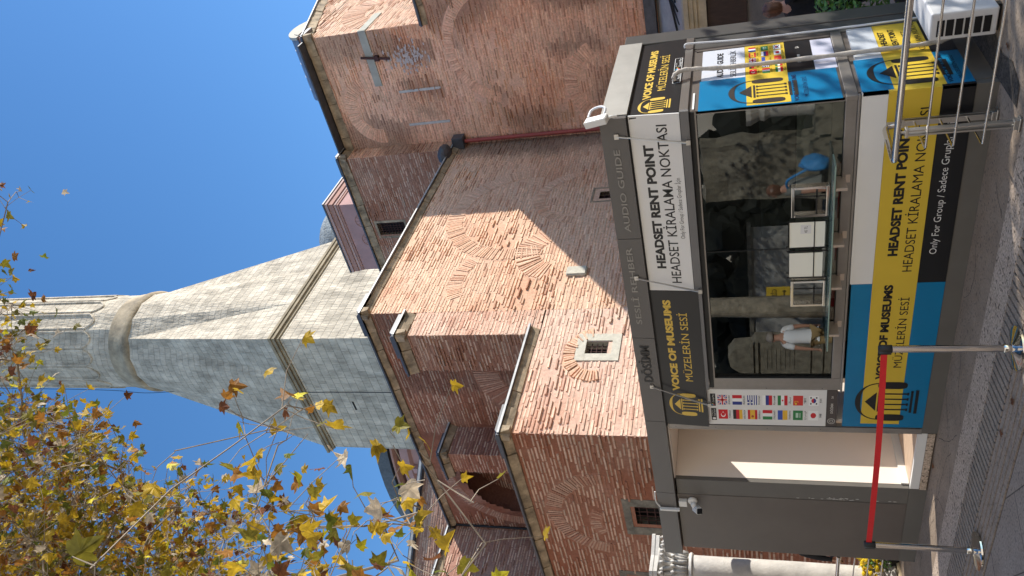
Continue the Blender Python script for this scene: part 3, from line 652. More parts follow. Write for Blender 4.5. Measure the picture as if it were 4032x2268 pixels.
b = MB(); b.box(-.02, .004, .0, 1.19, .93, 2.03); b.box(.0, .012, 1.125, 1.19, .93, 2.0); b.build('side_window_frame', 'darkgrey', kiosk)
SU = SIDE(.008)
up = MB(); panel(up, SU, -.015, .512, .945, 1.955, 0, .004); up = up.build('blue_poster', 'blue', kiosk)
b = MB(); panel(b, SU, .514, 1.115, 1.605, 1.945, 0, .004); wp = b.build('white_poster', mat('bluish_white', (.60, .62, .68), .35), kiosk)
b = MB(); panel(b, SU, -.0, 1.118, 1.292, 1.603, .0014, .004); yp = b.build('yellow_poster', 'yellow', kiosk)
b = MB(); panel(b, SU, .514, 1.115, 1.09, 1.29, 0, .004); dp = b.build('black_poster', 'black', kiosk)
b = MB(); panel(b, SU, .514, 1.10, .93, 1.088, 0, .004); b.build('blank_poster', mat('lilac_white', (.60, .60, .70), .35), kiosk)
b = MB(); text(b, SU, "AUDIO GUIDE", .54, 1.035, 1.775, 1.825, .0015, .03); text(b, SU, "SESLİ REHBERLİK", .54, 1.06, 1.675, 1.72, .0015, 0); b.build('lettering', 'black', wp)
b = MB(); logo(b, None, SU, .225, 1.235, 1.735, .0034, sx=.86); b.build('lettering', mat('print_dark', (.03, .022, .018), .4), yp)
b = MB(); text(b, SU, "VOICE OF MUSEUMS", .0, .455, 1.235, 1.268, .0015, .03); text(b, SU, "MÜZELERİN SESİ", .06, .40, 1.165, 1.195, .0015, 0); b.build('lettering', flatcol('#122a55'), up)
it = []; ff = .052
for j, row in enumerate((('tr', 'de', 'uk', 'es', 'fr'), ('it', 'gr', 'ua', 'ru', 'sa'), ('ir', 'ir', 'cn', 'jp', 'kr'))):
    for i, kd in enumerate(row):
        a = .585 + i * .112; z = 1.545 - j * .098; it.append((kd, a - .045, a + .045, z - .028, z + .028))
flags_obj(it, SIDE(.0105), yp)
b = MB()
for j in range(3):
    for i, tx in enumerate((("TÜRKÇE", "DEUTSCH", "ENGLISH", "ESPAÑOLA", "FRANÇAIS"), ("ITALIANO", "Ελληνικά", "Українська", "Русский", "العربية"), ("فارسی", "فارسی", "繁體中文", "日本語", "한국어"))[j]):
        a = .585 + i * .112; z = 1.545 - j * .098; text(b, SIDE(.0105), tx, a - .035, a + .035, z - .046, z - .034, .001, 0)
b.build('lettering', 'black', yp)
b = MB(); text(b, SU, "DÖSİMM", .68, .83, 1.18, 1.205, .0015, .02); text(b, SU, "SA", .96, 1.0, 1.18, 1.21, .0015, .01); b.build('lettering', flatcol('#c9c5bd'), dp)
b = MB(); b.cbox(-.02, .016, -.02, 1.2, .845, .925, .004); b.build('side_sill', 'alu', kiosk)
b = MB(); panel(b, SIDE(0), .02, .30, 1.985, 2.0, .012, .01); b.build('side_trim', 'white', kiosk)
SL = SIDE(.022)
p1 = MB(); panel(p1, SL, -.02, .568, .106, .815, 0, .02); p1 = p1.build('blue_board', 'blue', kiosk)
b = MB(); panel(b, SL, .570, 1.195, .612, .800, 0, .02); b.build('white_board', mat('bluish_white2', (.55, .58, .62), .35), kiosk)
b = MB(); panel(b, SL, .570, 1.195, .106, .278, 0, .02); b.build('black_board', 'black', kiosk)
b = MB(); panel(b, SL, .0, 1.196, .28, .610, .0016, .02); y2 = b.build('yellow_band', 'yellow', kiosk)
b = MB(); text(b, SL, "HEADSET", .77, 1.05, .545, .590, .0032, .03); text(b, SL, "RENT POINT", .74, 1.08, .468, .513, .0032, .03); text(b, SL, "HEADSET", .72, 1.02, .385, .425, .0032, 0); text(b, SL, "KİRALAMA NOKTASI", .62, 1.19, .305, .345, .0032, 0); logo(b, None, SL, .285, .215, .755, .0034, sx=.86); b.build('lettering', 'black', y2)
b = MB(); text(b, SL, "VOICE OF MUSEUMS", .035, .52, .232, .262, .0015, .03); text(b, SL, "MÜZELERİN SESİ", .09, .47, .165, .192, .0015, 0); b.build('lettering', flatcol('#0c1c38'), p1)
# box of switches at the counter corner
b = MB(); b.cbox(-.19, .012, -.026, -.018, .83, .843, .002); b.build('cable_tray', 'offwhite', kiosk)

# ================================================================== things fixed to the kiosk
def curve_pts(ctrl, n=8):
    """Catmull-Rom through control points"""
    P = [Vector(p) for p in ctrl]; P = [P[0] * 2 - P[1]] + P + [P[-1] * 2 - P[-2]]; out = []
    for i in range(1, len(P) - 2):
        for k in range(n):
            t = k / n; a, b_, c_, d = P[i - 1], P[i], P[i + 1], P[i + 2]
            out.append(.5 * ((2 * b_) + (c_ - a) * t + (2 * a - 5 * b_ + 4 * c_ - d) * t * t + (3 * b_ - a - 3 * c_ + d) * t ** 3))
    out.append(P[-2]); return out
b = MB(); b.tube(curve_pts([(.03, .53, 2.155), (.075, .545, 2.15), (.085, .60, 2.06), (.06, .62, 1.80), (.055, .625, 1.3), (.055, .64, .7), (.06, .64, .33), (.10, .62, .16), (.30, .55, .05)]), [.018 + .003 * math.sin(i * 1.7) for i in range(65)], 12)
o = b.build('insulated_hose', 'hose', smooth=True); tag(o, 'thick cream insulated hose running down the blue side poster to the air conditioner', 'hose')
b = MB(); b.tube(curve_pts([(.03, 1.19, 2.10), (.06, 1.20, 2.09), (.055, 1.215, 2.0), (.04, 1.205, 1.6), (.04, 1.20, 1.0), (.045, 1.20, .5), (.05, 1.2, .2)]), .009, 8)
o = b.build('white_cable', 'cable', smooth=True); tag(o, 'thin white cable running down the grey pier at the kiosk corner', 'cable')
# flood lamp style box on the right corner of the fascia
lam = empty('corner_lamp', (.03, -.04, 2.6), 'white rectangular lamp box on a bracket at the right end of the fascia', 'lamp')
b = MB(); bm = bmesh.new(); bmesh.ops.create_cube(bm, size=1)
for v in bm.verts: v.co = Vector((v.co.x * .055, v.co.y * .085, v.co.z * .185))
bmesh.ops.bevel(bm, geom=bm.edges[:], offset=.005, segments=2, affect='EDGES')
bmesh.ops.transform(bm, matrix=Matrix.Translation((.035, -.075, 2.715)) @ Matrix.Rotation(R(-14), 4, 'Y') @ Matrix.Rotation(R(-10), 4, 'X'), verts=bm.verts)
b.bm(bm); b.build('housing', 'offwhite', lam)
b = MB(); b.tube(curve_pts([(.05, -.045, 2.56), (.055, -.06, 2.60), (.045, -.06, 2.64)], 5), .012, 8); b.build('bracket', 'offwhite', lam)
b = MB(); b.tube(curve_pts([(.06, -.03, 2.66), (.09, .02, 2.65), (.09, .06, 2.70), (.06, .07, 2.77), (.035, .0, 2.79)], 6), .010, 8); b.build('lead', 'cable', lam)
# security camera and its box on the grey panel at the left
scam = empty('security_camera', (-4.80, -.03, 2.27), 'white bullet security camera on the grey panel left of the kiosk door', 'camera')
b = MB(); b.lathe(0, 0, [(.052, 0), (.055, .012), (.05, .03), (.03, .034)], 24)
for i, p in enumerate(b.v): b.v[i] = (-4.755 + p[0], -.001 - p[2], 2.315 + p[1])
b.build('mount', 'offwhite', scam, smooth=True)
b = MB(); b.ico((-4.775, -.05, 2.30), .038, 2); b.build('ball_joint', 'offwhite', scam, smooth=True)
b = MB(); bm = bmesh.new(); bmesh.ops.create_cube(bm, size=1)
for v in bm.verts: v.co = Vector((v.co.x * .078, v.co.y * .15, v.co.z * .078))
bmesh.ops.bevel(bm, geom=bm.edges[:], offset=.016, segments=3, affect='EDGES')
TM = Matrix.Translation((-4.80, -.095, 2.262)) @ Matrix.Rotation(R(38), 4, 'Z') @ Matrix.Rotation(R(24), 4, 'X')
bmesh.ops.transform(bm, matrix=TM, verts=bm.verts); b.bm(bm); sbody = b.build('housing', 'offwhite', scam, smooth=False)
b = MB(); bm = bmesh.new(); bmesh.ops.create_cube(bm, size=1)
for v in bm.verts: v.co = Vector((v.co.x * .062, v.co.y * .01 - .074, v.co.z * .062))
bmesh.ops.bevel(bm, geom=bm.edges[:], offset=.004, segments=2, affect='EDGES'); bmesh.ops.transform(bm, matrix=TM, verts=bm.verts); b.bm(bm); b.build('lens_window', 'black', scam)
b = MB(); b.cbox(-4.83, -4.735, -.05, .0, 2.375, 2.465, .006); b.box(-4.832, -4.733, -.052, -.022, 2.38, 2.382); o = b.build('junction_box', 'offwhite'); tag(o, 'small white junction box under the fascia, right above the security camera', 'box')
b = MB(); b.tube(curve_pts([(-4.60, -.03, 2.72), (-4.75, -.05, 2.72), (-4.83, -.062, 2.68)], 6), .008, 8); b.cbox(-4.875, -4.845, -.085, -.05, 2.46, 2.68, .004); o = b.build('cable_duct', 'offwhite'); tag(o, 'white plastic cable duct fixed down the left part of the fascia', 'duct')

# ================================================================== air conditioner
ac = empty('air_conditioner', (.40, .55, -.02), 'white air conditioner outdoor unit on the ground beside the kiosk', 'air conditioner')
b = MB(); b.cbox(.285, .475, .14, .95, -.005, .40, .012); b.build('casing', 'acwhite', ac)
b = MB()
for k in range(6): z = .035 + k * .056; b.box(.315, .425, .134, .142, z, z + .044)
b.build('side_grille', 'void', ac)
b = MB()
for r_ in (.06, .085, .11, .135, .16):
    b.tube([(.482, .55 + r_ * math.cos(R(k * 10)), .20 + r_ * math.sin(R(k * 10))) for k in range(37)], .0035, 6)
for k in range(8): b.tube([(.482, .55, .20), (.482, .55 + .165 * math.cos(R(45 * k)), .20 + .165 * math.sin(R(45 * k)))], .003, 5)
b.build('fan_guard', 'acwhite', ac)
b = MB(); b.lathe(0, 0, [(.168, 0), (.168, .006)], 32)
for i, p in enumerate(b.v): b.v[i] = (.474 + p[2] * .5, .55 + p[0], .20 + p[1])
b.build('fan_opening', 'dark_in2', ac)
for y_ in (.20, .83):
    b = MB(); b.box(.29, .47, y_, y_ + .06, -.03, -.004); b.build('foot', 'black_rub', ac)

# ================================================================== stanchions and belt
def stanchion(x, y, ztop, label):
    t = empty('barrier_post', (x, y, -.03), label, 'barrier post', 'queue barrier posts')
    b = MB(); b.lathe(x, y, [(.145, -.03), (.15, -.024), (.148, -.012), (.12, -.004), (.05, .006), (.03, .012)], 40); smooth_by(b.build('base', 'chrome', t), 30)
    b = MB(); b.lathe(x, y, [(.024, .008), (.024, ztop - .085)], 28); b.lathe(x, y, [(.029, .008), (.029, .05), (.026, .056)], 28); smooth_by(b.build('pole', 'chrome', t), 40)
    b = MB(); b.lathe(x, y, [(.027, ztop - .085), (.029, ztop - .08), (.029, ztop - .006), (.024, ztop)], 28); b.box(x - .034, x - .02, y - .02, y + .02, ztop - .08, ztop - .01); smooth_by(b.build('cassette', 'black_rub', t), 40)
    return t
s1 = (-1.255, -1.285); s2 = (-3.257, -1.46)
stanchion(*s1, .80, 'stainless belt barrier post in front of the blue board, right one'); stanchion(*s2, .797, 'stainless belt barrier post beside the grey door panel, left one')
b = MB(); n = 24; vs = []
for i in range(n + 1):
    t = i / n; x = s1[0] - .03 + (s2[0] + .03 - s1[0] + .03) * t; y = s1[1] + (s2[1] - s1[1]) * t; z = .762 - .012 * math.sin(math.pi * t)
    vs += [(x, y - .0012, z - .021), (x, y - .0012, z + .021), (x, y + .0012, z + .021), (x, y + .0012, z - .021)]
fs = [(0, 1, 2, 3), tuple(n * 4 + k for k in (3, 2, 1, 0))]
for i in range(n):
    for k in range(4): fs.append((i * 4 + k, (i + 1) * 4 + k, (i + 1) * 4 + (k + 1) % 4, i * 4 + (k + 1) % 4))
b.add(vs, fs); o = b.build('barrier_belt', 'red_tape', smooth=False); tag(o, 'red webbing belt stretched between the two stainless barrier posts', 'barrier belt')

# ================================================================== stainless ramp rail at the right
rail = empty('handrail', (.6, -.545, -.03), 'stainless steel ramp handrail with three thin bars and a U bend, right of the kiosk', 'handrail')
yr = -.545
def bend(pts, r, n=6):
    """polyline with rounded corners"""
    P = [Vector(p) for p in pts]; out = [P[0]]
    for i in range(1, len(P) - 1):
        a = (P[i - 1] - P[i]).normalized(); c_ = (P[i + 1] - P[i]).normalized(); d = min(r, (P[i - 1] - P[i]).length * .45, (P[i + 1] - P[i]).length * .45)
        p0 = P[i] + a * d; p2 = P[i] + c_ * d
        for k in range(n + 1):
            t = k / n; out.append(p0 * (1 - t) ** 2 + P[i] * 2 * t * (1 - t) + p2 * t * t)
    out.append(P[-1]); return out
b = MB(); b.tube(bend([(2.6, yr, .672), (-.245, yr, .672), (-.225, -.085, .668), (-.19, -.085, .55)], .05), .0215, 16); smooth_by(b.build('top_tube', 'chrome', rail), 50)
for z in (.497, .335, .168):
    b = MB(); b.tube(bend([(2.6, yr - .012, z), (-.15, yr - .012, z), (-.185, -.10, z - .012)], .03), .0078, 10); smooth_by(b.build('bar', 'chrome', rail), 50)
def railpost(x, y, ht, ori):
    b = MB()
    for d in (-.016, .016):
        if ori == 'x': b.cbox(x + d - .006, x + d + .006, y - .02, y + .02, -.03, ht, .002)
        else: b.cbox(x - .02, x + .02, y + d - .006, y + d + .006, -.03, ht, .002)
    b.cbox(x - .03, x + .03, y - .026, y + .026, ht - .02, ht, .003); b.tube([(x, y, ht), (x, y, .66)], .009, 8); b.cbox(x - .045, x + .045, y - .03, y + .03, -.03, -.018, .003); b.cbox(x - .032, x + .032, y - .026, y + .026, -.018, .01, .003)
    b.build('post', 'satin', rail)
railpost(-.03, yr + .012, .625, 'x'); railpost(-.19, -.09, .57, 'y'); railpost(2.1, yr, .625, 'x')
# rail at far left, in front of the column
lr = empty('handrail', (-7.3, .35, -.1), 'bright stainless rail with four bars passing in front of the marble column', 'handrail')
b = MB(); b.tube([(-5.95, .18, .722), (-9.0, .22, .722)], .022, 12); smooth_by(b.build('top_tube', 'chrome', lr), 50)
for z in (.545, .394, .244):
    b = MB(); b.tube([(-5.95, .18, z), (-9.0, .22, z)], .008, 8); smooth_by(b.build('bar', 'chrome', lr), 50)
b = MB(); b.cbox(-8.6, -8.56, .2, .24, -.1, .67, .003); b.build('post', 'satin', lr)

# ================================================================== GROUND
def sheet(name, x0, x1, y0, y1, z, m_, th=.02):
    b = MB(); b.box(x0, x1, y0, y1, z - th, z); o = b.build(name, m_); return tag(o, kind='structure')
b = MB(); b.add([(-250, -250, -.075), (250, -250, -.075), (250, 250, -.075), (-250, 250, -.075)], [(0, 1, 2, 3)]); tag(b.build('ground', 'slab'), kind='structure')
sheet('pavement', -30, 20, -.585, 12.9, -.034, 'pave')
sheet('kerb', -30, 20, -.935, -.588, -.032, 'kerb')
sheet('road', -60, 60, -40, -1.64, -.036, 'slab')
sheet('tactile_bed', -30, 20, -1.637, -.938, -.040, 'gap', .02)
def clip_ridges(name, y0, y1, dirx, diry, pitch, width, x0, x1, z):
    """raised ribs of a grooved paving strip, cut at the strip's edges"""
    mb = MB(); h = y1 - y0; run = dirx / diry * h if diry else 0; x = x0
    while x < x1:
        e = .006
        mb.prism([(x, y0), (x + width, y0), (x + width + run, y1), (x + run, y1)], z - .02, z + random.uniform(-.001, .001), 'z'); x += pitch
    return tag(mb.build(name, 'groove'), kind='structure')
clip_ridges('tactile_paving', -1.262, -.940, -.037, .29, .068, .046, -9, 4.5, -.031)
b = MB()
rnd = random.Random(5); x = -9.0
while x < 5:
    L = rnd.uniform(.9, 1.5)
    if rnd.random() < .55 or -2.9 < x < -1.2:
        for k in range(5):
            y = -1.625 + k * .072; b.box(x + .004, x + L - .004, y, y + .056, -.05, -.031 + rnd.uniform(-.001, .001))
    else: b.box(x + .004, x + L - .004, -1.625, -1.27, -.05, -.0315)
    x += L
tag(b.build('paving_strip', 'groove'), kind='structure')
b = MB(); rnd = random.Random(3)
pts = [(.10 + .25 * rnd.random(), y) for y in np.linspace(-.4, 1.3, 9)]
b.add([(0.02, -.42, -.029)] + [(x, y, -.029) for x, y in pts] + [(.02, 1.3, -.029)], [tuple(range(11))]); tag(b.build('bare_soil', 'dirt'), kind='structure')
# cracks between the pavement stones
b = MB(); rnd = random.Random(11)
def crack(p, ang, n, st, wd):
    x, y = p; L = [(x, y)]
    for i in range(n):
        ang += rnd.uniform(-.35, .35); x += math.cos(ang) * st; y += math.sin(ang) * st
        if not (-.58 < y < -.03): break
        L.append((x, y))
    for i in range(len(L) - 1):
        a, c_ = Vector((*L[i], 0)), Vector((*L[i + 1], 0)); d = (c_ - a).normalized(); n_ = Vector((-d.y, d.x, 0)) * wd * rnd.uniform(.4, 1)
        zc = Vector((0, 0, -.0325)); b.add([a - n_ + zc, c_ - n_ + zc, c_ + n_ + zc, a + n_ + zc], [(0, 1, 2, 3)])
for p, an in (((-2.9, -.05), 3.6), ((-3.9, -.25), 3.3), ((-4.4, -.35), 3.2), ((-3.3, -.45), 2.9), ((-5.2, -.2), 3.4), ((-1.2, -.1), 3.5), ((-.6, -.3), 3.7), ((-4.0, -.55), 2.2), ((-3.0, -.5), 2.6), ((-2.2, -.2), 3.3)): crack(p, an, 14, .07, .0035)
for x in (-.35, -1.05, -1.9, -2.6, -3.6, -4.35, -5.1, -6.0): b.add([(x - .002, -.935, -.0305), (x + .002, -.935, -.0305), (x + .05, -.588, -.0305), (x + .046, -.588, -.0305)], [(0, 1, 2, 3)])
tag(b.build('pavement_cracks', 'gap'), kind='structure')
# fallen leaves on the paving
def leaf_shape(size, fold=.25, curl=.3, seed=0):
    """five lobed plane leaf, folded along the veins; stalk at the origin, blade along +Y"""
    rnd = random.Random(seed)
    prof = [(0, 0), (.16, -.05), (.36, -.02), (.55, .10), (.44, .22), (.50, .34), (.72, .52), (.46, .52), (.30, .50), (.24, .62), (.17, .80), (0, 1.05)]
    out = prof + [(-x, y) for x, y in prof[-2:0:-1]]
    ctr = (0, .28); vs = []; k1, k2 = rnd.uniform(-1, 1), rnd.uniform(-1, 1)
    for x, y in [ctr] + out:
        x2 = x * rnd.uniform(.9, 1.08); y2 = y * rnd.uniform(.95, 1.05)
        z = fold * abs(x) + curl * (y - .3) ** 2 * k1 + curl * .7 * x * x * k2 + rnd.uniform(-.03, .03)
        vs.append((x2 * size, (y2) * size, z * size))
    n = len(out); return vs, [(0, i + 1, (i + 1) % n + 1) for i in range(n)]
LEAFCOL = [((.46, .30, .020), 4.5), ((.58, .38, .022), 3.2), ((.23, .195, .020), 3.4), ((.34, .15, .024), 2.4), ((.19, .07, .025), 1.5), ((.16, .18, .02), 2.0), ((.58, .48, .34), 1.4), ((.62, .54, .03), 1.0)]
def leafcol(rnd):
    t = rnd.random() * sum(w_ for _, w_ in LEAFCOL)
    for c, w_ in LEAFCOL:
        t -= w_
        if t <= 0: break
    j = rnd.uniform(.75, 1.2); return tuple(x * j for x in c)
def put_leaf(mb, p, rot, size, rnd, c=None, fold=None):
    vs, fs = leaf_shape(size, rnd.uniform(.05, .5) if fold is None else fold, rnd.uniform(.1, .7), rnd.random())
    mb.add([tuple(rot @ Vector(v) + Vector(p)) for v in vs], fs, c or leafcol(rnd))
rnd = random.Random(21)
from mathutils import Euler
for k, (x, y) in enumerate(((-2.02, -1.33), (-.05, .30), (-3.95, -.05), (-4.15, .02), (-1.62, -1.42), (.30, -.05))):
    mb = MB(); put_leaf(mb, (x, y, -.024), Euler((rnd.uniform(-.2, .2), rnd.uniform(-.2, .2), rnd.uniform(0, 6))).to_matrix(), .05, rnd, ((.22, .09, .04) if k != 1 else (.25, .33, .09)), .15)
    o = mb.build('fallen_leaf', 'leaf'); tag(o, ['curled brown leaf lying on the grooved paving near the right barrier post', 'small green leaf lying on the bare soil at the kiosk corner', 'brown leaf lying against the kiosk doorstep', 'second brown leaf under the kiosk doorstep, further left', 'small brown leaf next to the curled one on the paving strip', 'brown leaf on the soil below the air conditioner'][k], 'leaf', 'fallen leaves on the ground')

# ================================================================== BRICK BUILDING
bld = empty('brick_building', (-7, 8, -.07), 'old red brick church wall with stepped buttresses and lead eaves behind the kiosk', 'building')
X1 = -6.6
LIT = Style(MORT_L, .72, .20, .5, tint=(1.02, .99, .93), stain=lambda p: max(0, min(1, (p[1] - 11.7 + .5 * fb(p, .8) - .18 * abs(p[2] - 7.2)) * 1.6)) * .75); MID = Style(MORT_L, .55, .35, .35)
LOW = Style((.36, .165, .105), .78, .22, .30, .15); UPR = Style(MORT_R, .45, .45, .5, .45); TOW = Style((.74, .51, .41), .45, .42, .42, .55, dark=1.12, pitch=.074, tint=(1.06, .93, .80)); TLIT = Style(MORT_L, .6, .35, .2, 0, pitch=.078)  # TOW lifted and warmed: missing bounce light put into its brick colour
UX, UY = V(1, 0, 0), V(0, 1, 0); NX, NY = V(1, 0, 0), V(0, -1, 0)
def in_rect(u, z, r): return r[0] < u < r[1] and r[2] < z < r[3]
def ring_skip(u, z, uc, zc, r0, r1, a0=0, a1=180, sy=1):
    d = math.hypot(u - uc, (z - zc) / sy)
    if not r0 < d < r1: return False
    a = math.degrees(math.atan2((z - zc) / sy, u - uc)); return a0 <= a <= a1 or a0 <= a + 360 <= a1
# --- the long wall of the big buttress (faces +X)
w1win = (9.45, 10.02, 4.55, 5.03); lowwin = (4.17, 4.89, 3.85, 4.64)
rings1 = [(9.25, 6.55, 1.52, 1.95, -8, 200, 1), (9.75, 5.35, .85, 1.13, 5, 178, .98), (7.55, 5.45, .45, 1.02, 35, 165, 1.0), (6.65, 6.4, 1.0, 1.35, 50, 120, 1)]
def sk1(u, z):
    if in_rect(u, z, (w1win[0] - .08, w1win[1] + .08, w1win[2] - .08, w1win[3] + .1)): return 1 if not in_rect(u, z, (w1win[0] + .15, w1win[1] - .15, w1win[2] + .15, w1win[3] - .15)) else 2
    if in_rect(u, z, (6.62, 6.95, 4.75, 5.22)): return 1
    return any(ring_skip(u, z, *r) for r in rings1)
b = MB(); brick_face(b, (X1, 0, 0), UY, NX, 5.62, 12.91, 1.5, 9.2, LIT, sk1, 1)
for i, r in enumerate(rings1): voussoirs(b, (X1, 0, 0), UY, NX, r[0], r[1], r[2], r[3], r[4], r[5], LIT, 40 + i, r[6], .03 if i == 2 else .02, .065 if i == 2 else .055)
b.build('brick_wall', 'masonry', bld)
b = MB(); rn = random.Random(4)
bm = bmesh.new(); bmesh.ops.create_cube(bm, size=1)
for v in bm.verts: v.co = Vector((X1 + .03 + v.co.x * .08, 6.79 + v.co.y * .28, 4.98 + v.co.z * .42))
bmesh.ops.bevel(bm, geom=bm.edges[:], offset=.02, segments=2, affect='EDGES'); b.bm(bm); b.build('stone_block', 'paleframe', bld)
# --- pilaster strip and the low buttress, same plane
PY, LY = 4.92, 2.5
b = MB(); brick_face(b, (X1, 0, 0), UY, NX, PY, 5.62, 5.4, 8.13, Style((.66, .42, .31), .8, .12, .1), None, 2)
b.build('brick_wall', 'masonry', bld)
wr = (4.36, 4.28, .42, .70, 0, 190, .85)
def sk2(u, z):
    if in_rect(u, z, (lowwin[0] - .02, lowwin[1] + .02, lowwin[2] - .02, lowwin[3] + .02)): return 1 if not in_rect(u, z, (4.36, 4.70, 4.02, 4.46)) else 2
    return ring_skip(u, z, *wr)
b = MB(); brick_face(b, (X1, 0, 0), UY, NX, LY, 5.62, 0, 5.43, Style((.70, .48, .37), .68, .25, .45), sk2, 3, .15)
voussoirs(b, (X1, 0, 0), UY, NX, wr[0], wr[1], wr[2], wr[3], 10, 195, LIT, 77, .85, .035, .06)
b.build('brick_wall', 'masonry', bld)
# window of the low buttress: four stones and an iron grid
def stone_window(face, u0, u1, z0, z1, o0, o1, p0, p1, m_, depth=.22, bars=(5, 4), proud=.025):
    """frame (outer u0..u1,z0..z1; opening o0..o1,p0..p1) on a wall; face(u, d, z) gives a point d in front of it"""
    wn = MB()
    def bx(a0, a1, d0, d1, c0, c1, mb=None):
        mb = mb or wn; P = [face(a, d, c) for c in (c0, c1) for d in (d0, d1) for a in (a0, a1)]
        bm = bmesh.new(); vv = [bm.verts.new(p) for p in P]
        for f in ((0, 1, 3, 2), (4, 6, 7, 5), (0, 4, 5, 1), (2, 3, 7, 6), (0, 2, 6, 4), (1, 5, 7, 3)): bm.faces.new([vv[i] for i in f])
        bmesh.ops.recalc_face_normals(bm, faces=bm.faces[:]); mb.bm(bm)
    bx(u0, u1, -depth, proud, p1, z1); bx(u0 + .003, u1 - .01, -depth, proud - .004, z0, p0); bx(u0 + .004, o0, -depth, proud - .003, p0, p1); bx(o1, u1 - .004, -depth, proud - .003, p0, p1)
    fr = wn.build('window', m_, bld)
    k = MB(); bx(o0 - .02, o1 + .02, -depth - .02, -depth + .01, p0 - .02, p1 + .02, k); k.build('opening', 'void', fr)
    g = MB(); nv, nh = bars
    for i in range(1, nv): a = o0 + (o1 - o0) * i / nv; g.tube([face(a, -.07, p0 - .01), face(a, -.07, p1 + .01)], .009, 6)
    for i in range(1, nh): c = p0 + (p1 - p0) * i / nh; g.tube([face(o0 - .01, -.06, c), face(o1 + .01, -.06, c)], .009, 6)
    g.build('iron_grid', 'rust', fr)
    return fr
stone_window(lambda u, d, z: (X1 + d, u, z), 4.18, 4.89, 3.85, 4.64, 4.36, 4.70, 4.0, 4.47, 'paleframe', bars=(5, 5))
stone_window(lambda u, d, z: (X1 + d, u, z), 9.42, 10.06, 4.51, 5.07, 9.47, 10.01, 4.56, 5.02, 'cornice', bars=(5, 4), proud=.012)
# --- front of the low buttress (faces -Y)
rl = (-8.68, 4.08, .83, 1.14, 0, 180, 1.0); rl2 = (-8.9, 3.82, .42, .64, 50, 130, 1.0)
def sk3(u, z):
    if in_rect(u, z, (-9.22, -8.18, 3.0, 3.84)): return 1 if not in_rect(u, z, (-9.0, -8.4, 3.0, 3.66)) else 2
    if in_rect(u, z, (-11.2, -10.35, 3.2, 4.15)): return 1
    return ring_skip(u, z, *rl) or ring_skip(u, z, *rl2)
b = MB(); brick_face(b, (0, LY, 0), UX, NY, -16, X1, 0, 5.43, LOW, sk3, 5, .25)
voussoirs(b, (0, LY, 0), UX, NY, rl[0], rl[1], rl[2], rl[3], 0, 180, LOW, 50, 1.0, .018, .055); voussoirs(b, (0, LY, 0), UX, NY, rl2[0], rl2[1], rl2[2], rl2[3], 55, 128, LOW, 51, 1.0, .012, .055)
b.build('brick_wall', 'masonry', bld)
stone_window(lambda u, d, z: (u, LY - d, z), -9.20, -8.20, 2.75, 3.82, -8.98, -8.40, 2.9, 3.69, 'oldstone', bars=(5, 6), proud=.012)
stone_window(lambda u, d, z: (u, LY - d, z), -11.2, -10.38, 3.2, 4.13, -11.05, -10.5, 3.35, 4.0, 'oldstone', bars=(5, 5), proud=.012)
# --- pilaster front and the face of the upper buttress (-Y)
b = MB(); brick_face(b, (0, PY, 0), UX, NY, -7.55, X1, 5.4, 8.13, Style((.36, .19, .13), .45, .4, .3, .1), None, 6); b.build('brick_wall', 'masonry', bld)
UYf = 5.62; AC = (-11.85, 7.2, 1.55)
fan = (-8.35, 6.0, .75, 1.35, 40, 140, 1)
def sk4(u, z):
    if abs(u - AC[0]) < AC[2] - .1 and z < AC[1]: return 2
    d = math.hypot(u - AC[0], z - AC[1])
    if z >= AC[1] and d < AC[2] - .22: return 2
    if d < AC[2] + .30 and z > AC[1] - .05: return 1
    if abs(u - AC[0]) < AC[2] + .02: return 1
    return ring_skip(u, z, *fan)
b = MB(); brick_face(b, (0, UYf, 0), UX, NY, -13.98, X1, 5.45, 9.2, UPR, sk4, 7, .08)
voussoirs(b, (0, UYf, 0), UX, NY, AC[0], AC[1], AC[2], AC[2] + .28, 0, 180, UPR, 60, 1.0, .02, .06); voussoirs(b, (0, UYf, 0), UX, NY, *fan[:4], 42, 138, UPR, 61, 1.0, .015, .055)
b.build('brick_wall', 'masonry', bld)
# the arched recess: soffit, jambs, back wall and a deeper dark arch
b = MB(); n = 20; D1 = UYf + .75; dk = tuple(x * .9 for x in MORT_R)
arc = [(AC[0] + AC[2] * math.cos(R(180 * k / n)), AC[1] + AC[2] * math.sin(R(180 * k / n))) for k in range(n + 1)]
arc = [(AC[0] + AC[2], 5.45)] + arc + [(AC[0] - AC[2], 5.45)]
for i in range(len(arc) - 1):
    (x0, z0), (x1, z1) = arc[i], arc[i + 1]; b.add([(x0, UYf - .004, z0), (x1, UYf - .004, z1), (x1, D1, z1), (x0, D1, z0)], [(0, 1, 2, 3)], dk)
b.build('arch_soffit', 'masonry', bld)
ic = (-12.0, 6.9, 1.02)
def sk5(u, z): return 2 if (abs(u - ic[0]) < ic[2] and z < ic[1]) or math.hypot(u - ic[0], z - ic[1]) < ic[2] else 0
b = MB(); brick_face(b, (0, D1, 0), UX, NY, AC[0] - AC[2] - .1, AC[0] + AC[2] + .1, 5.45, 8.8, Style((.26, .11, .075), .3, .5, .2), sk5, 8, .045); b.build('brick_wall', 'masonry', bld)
b = MB(); b.box(-13.5, -10.2, D1 + .5, D1 + .55, 5.4, 8.8); b.build('dark_niche', 'void', bld)  # black sheet standing for the deep shade of the niche
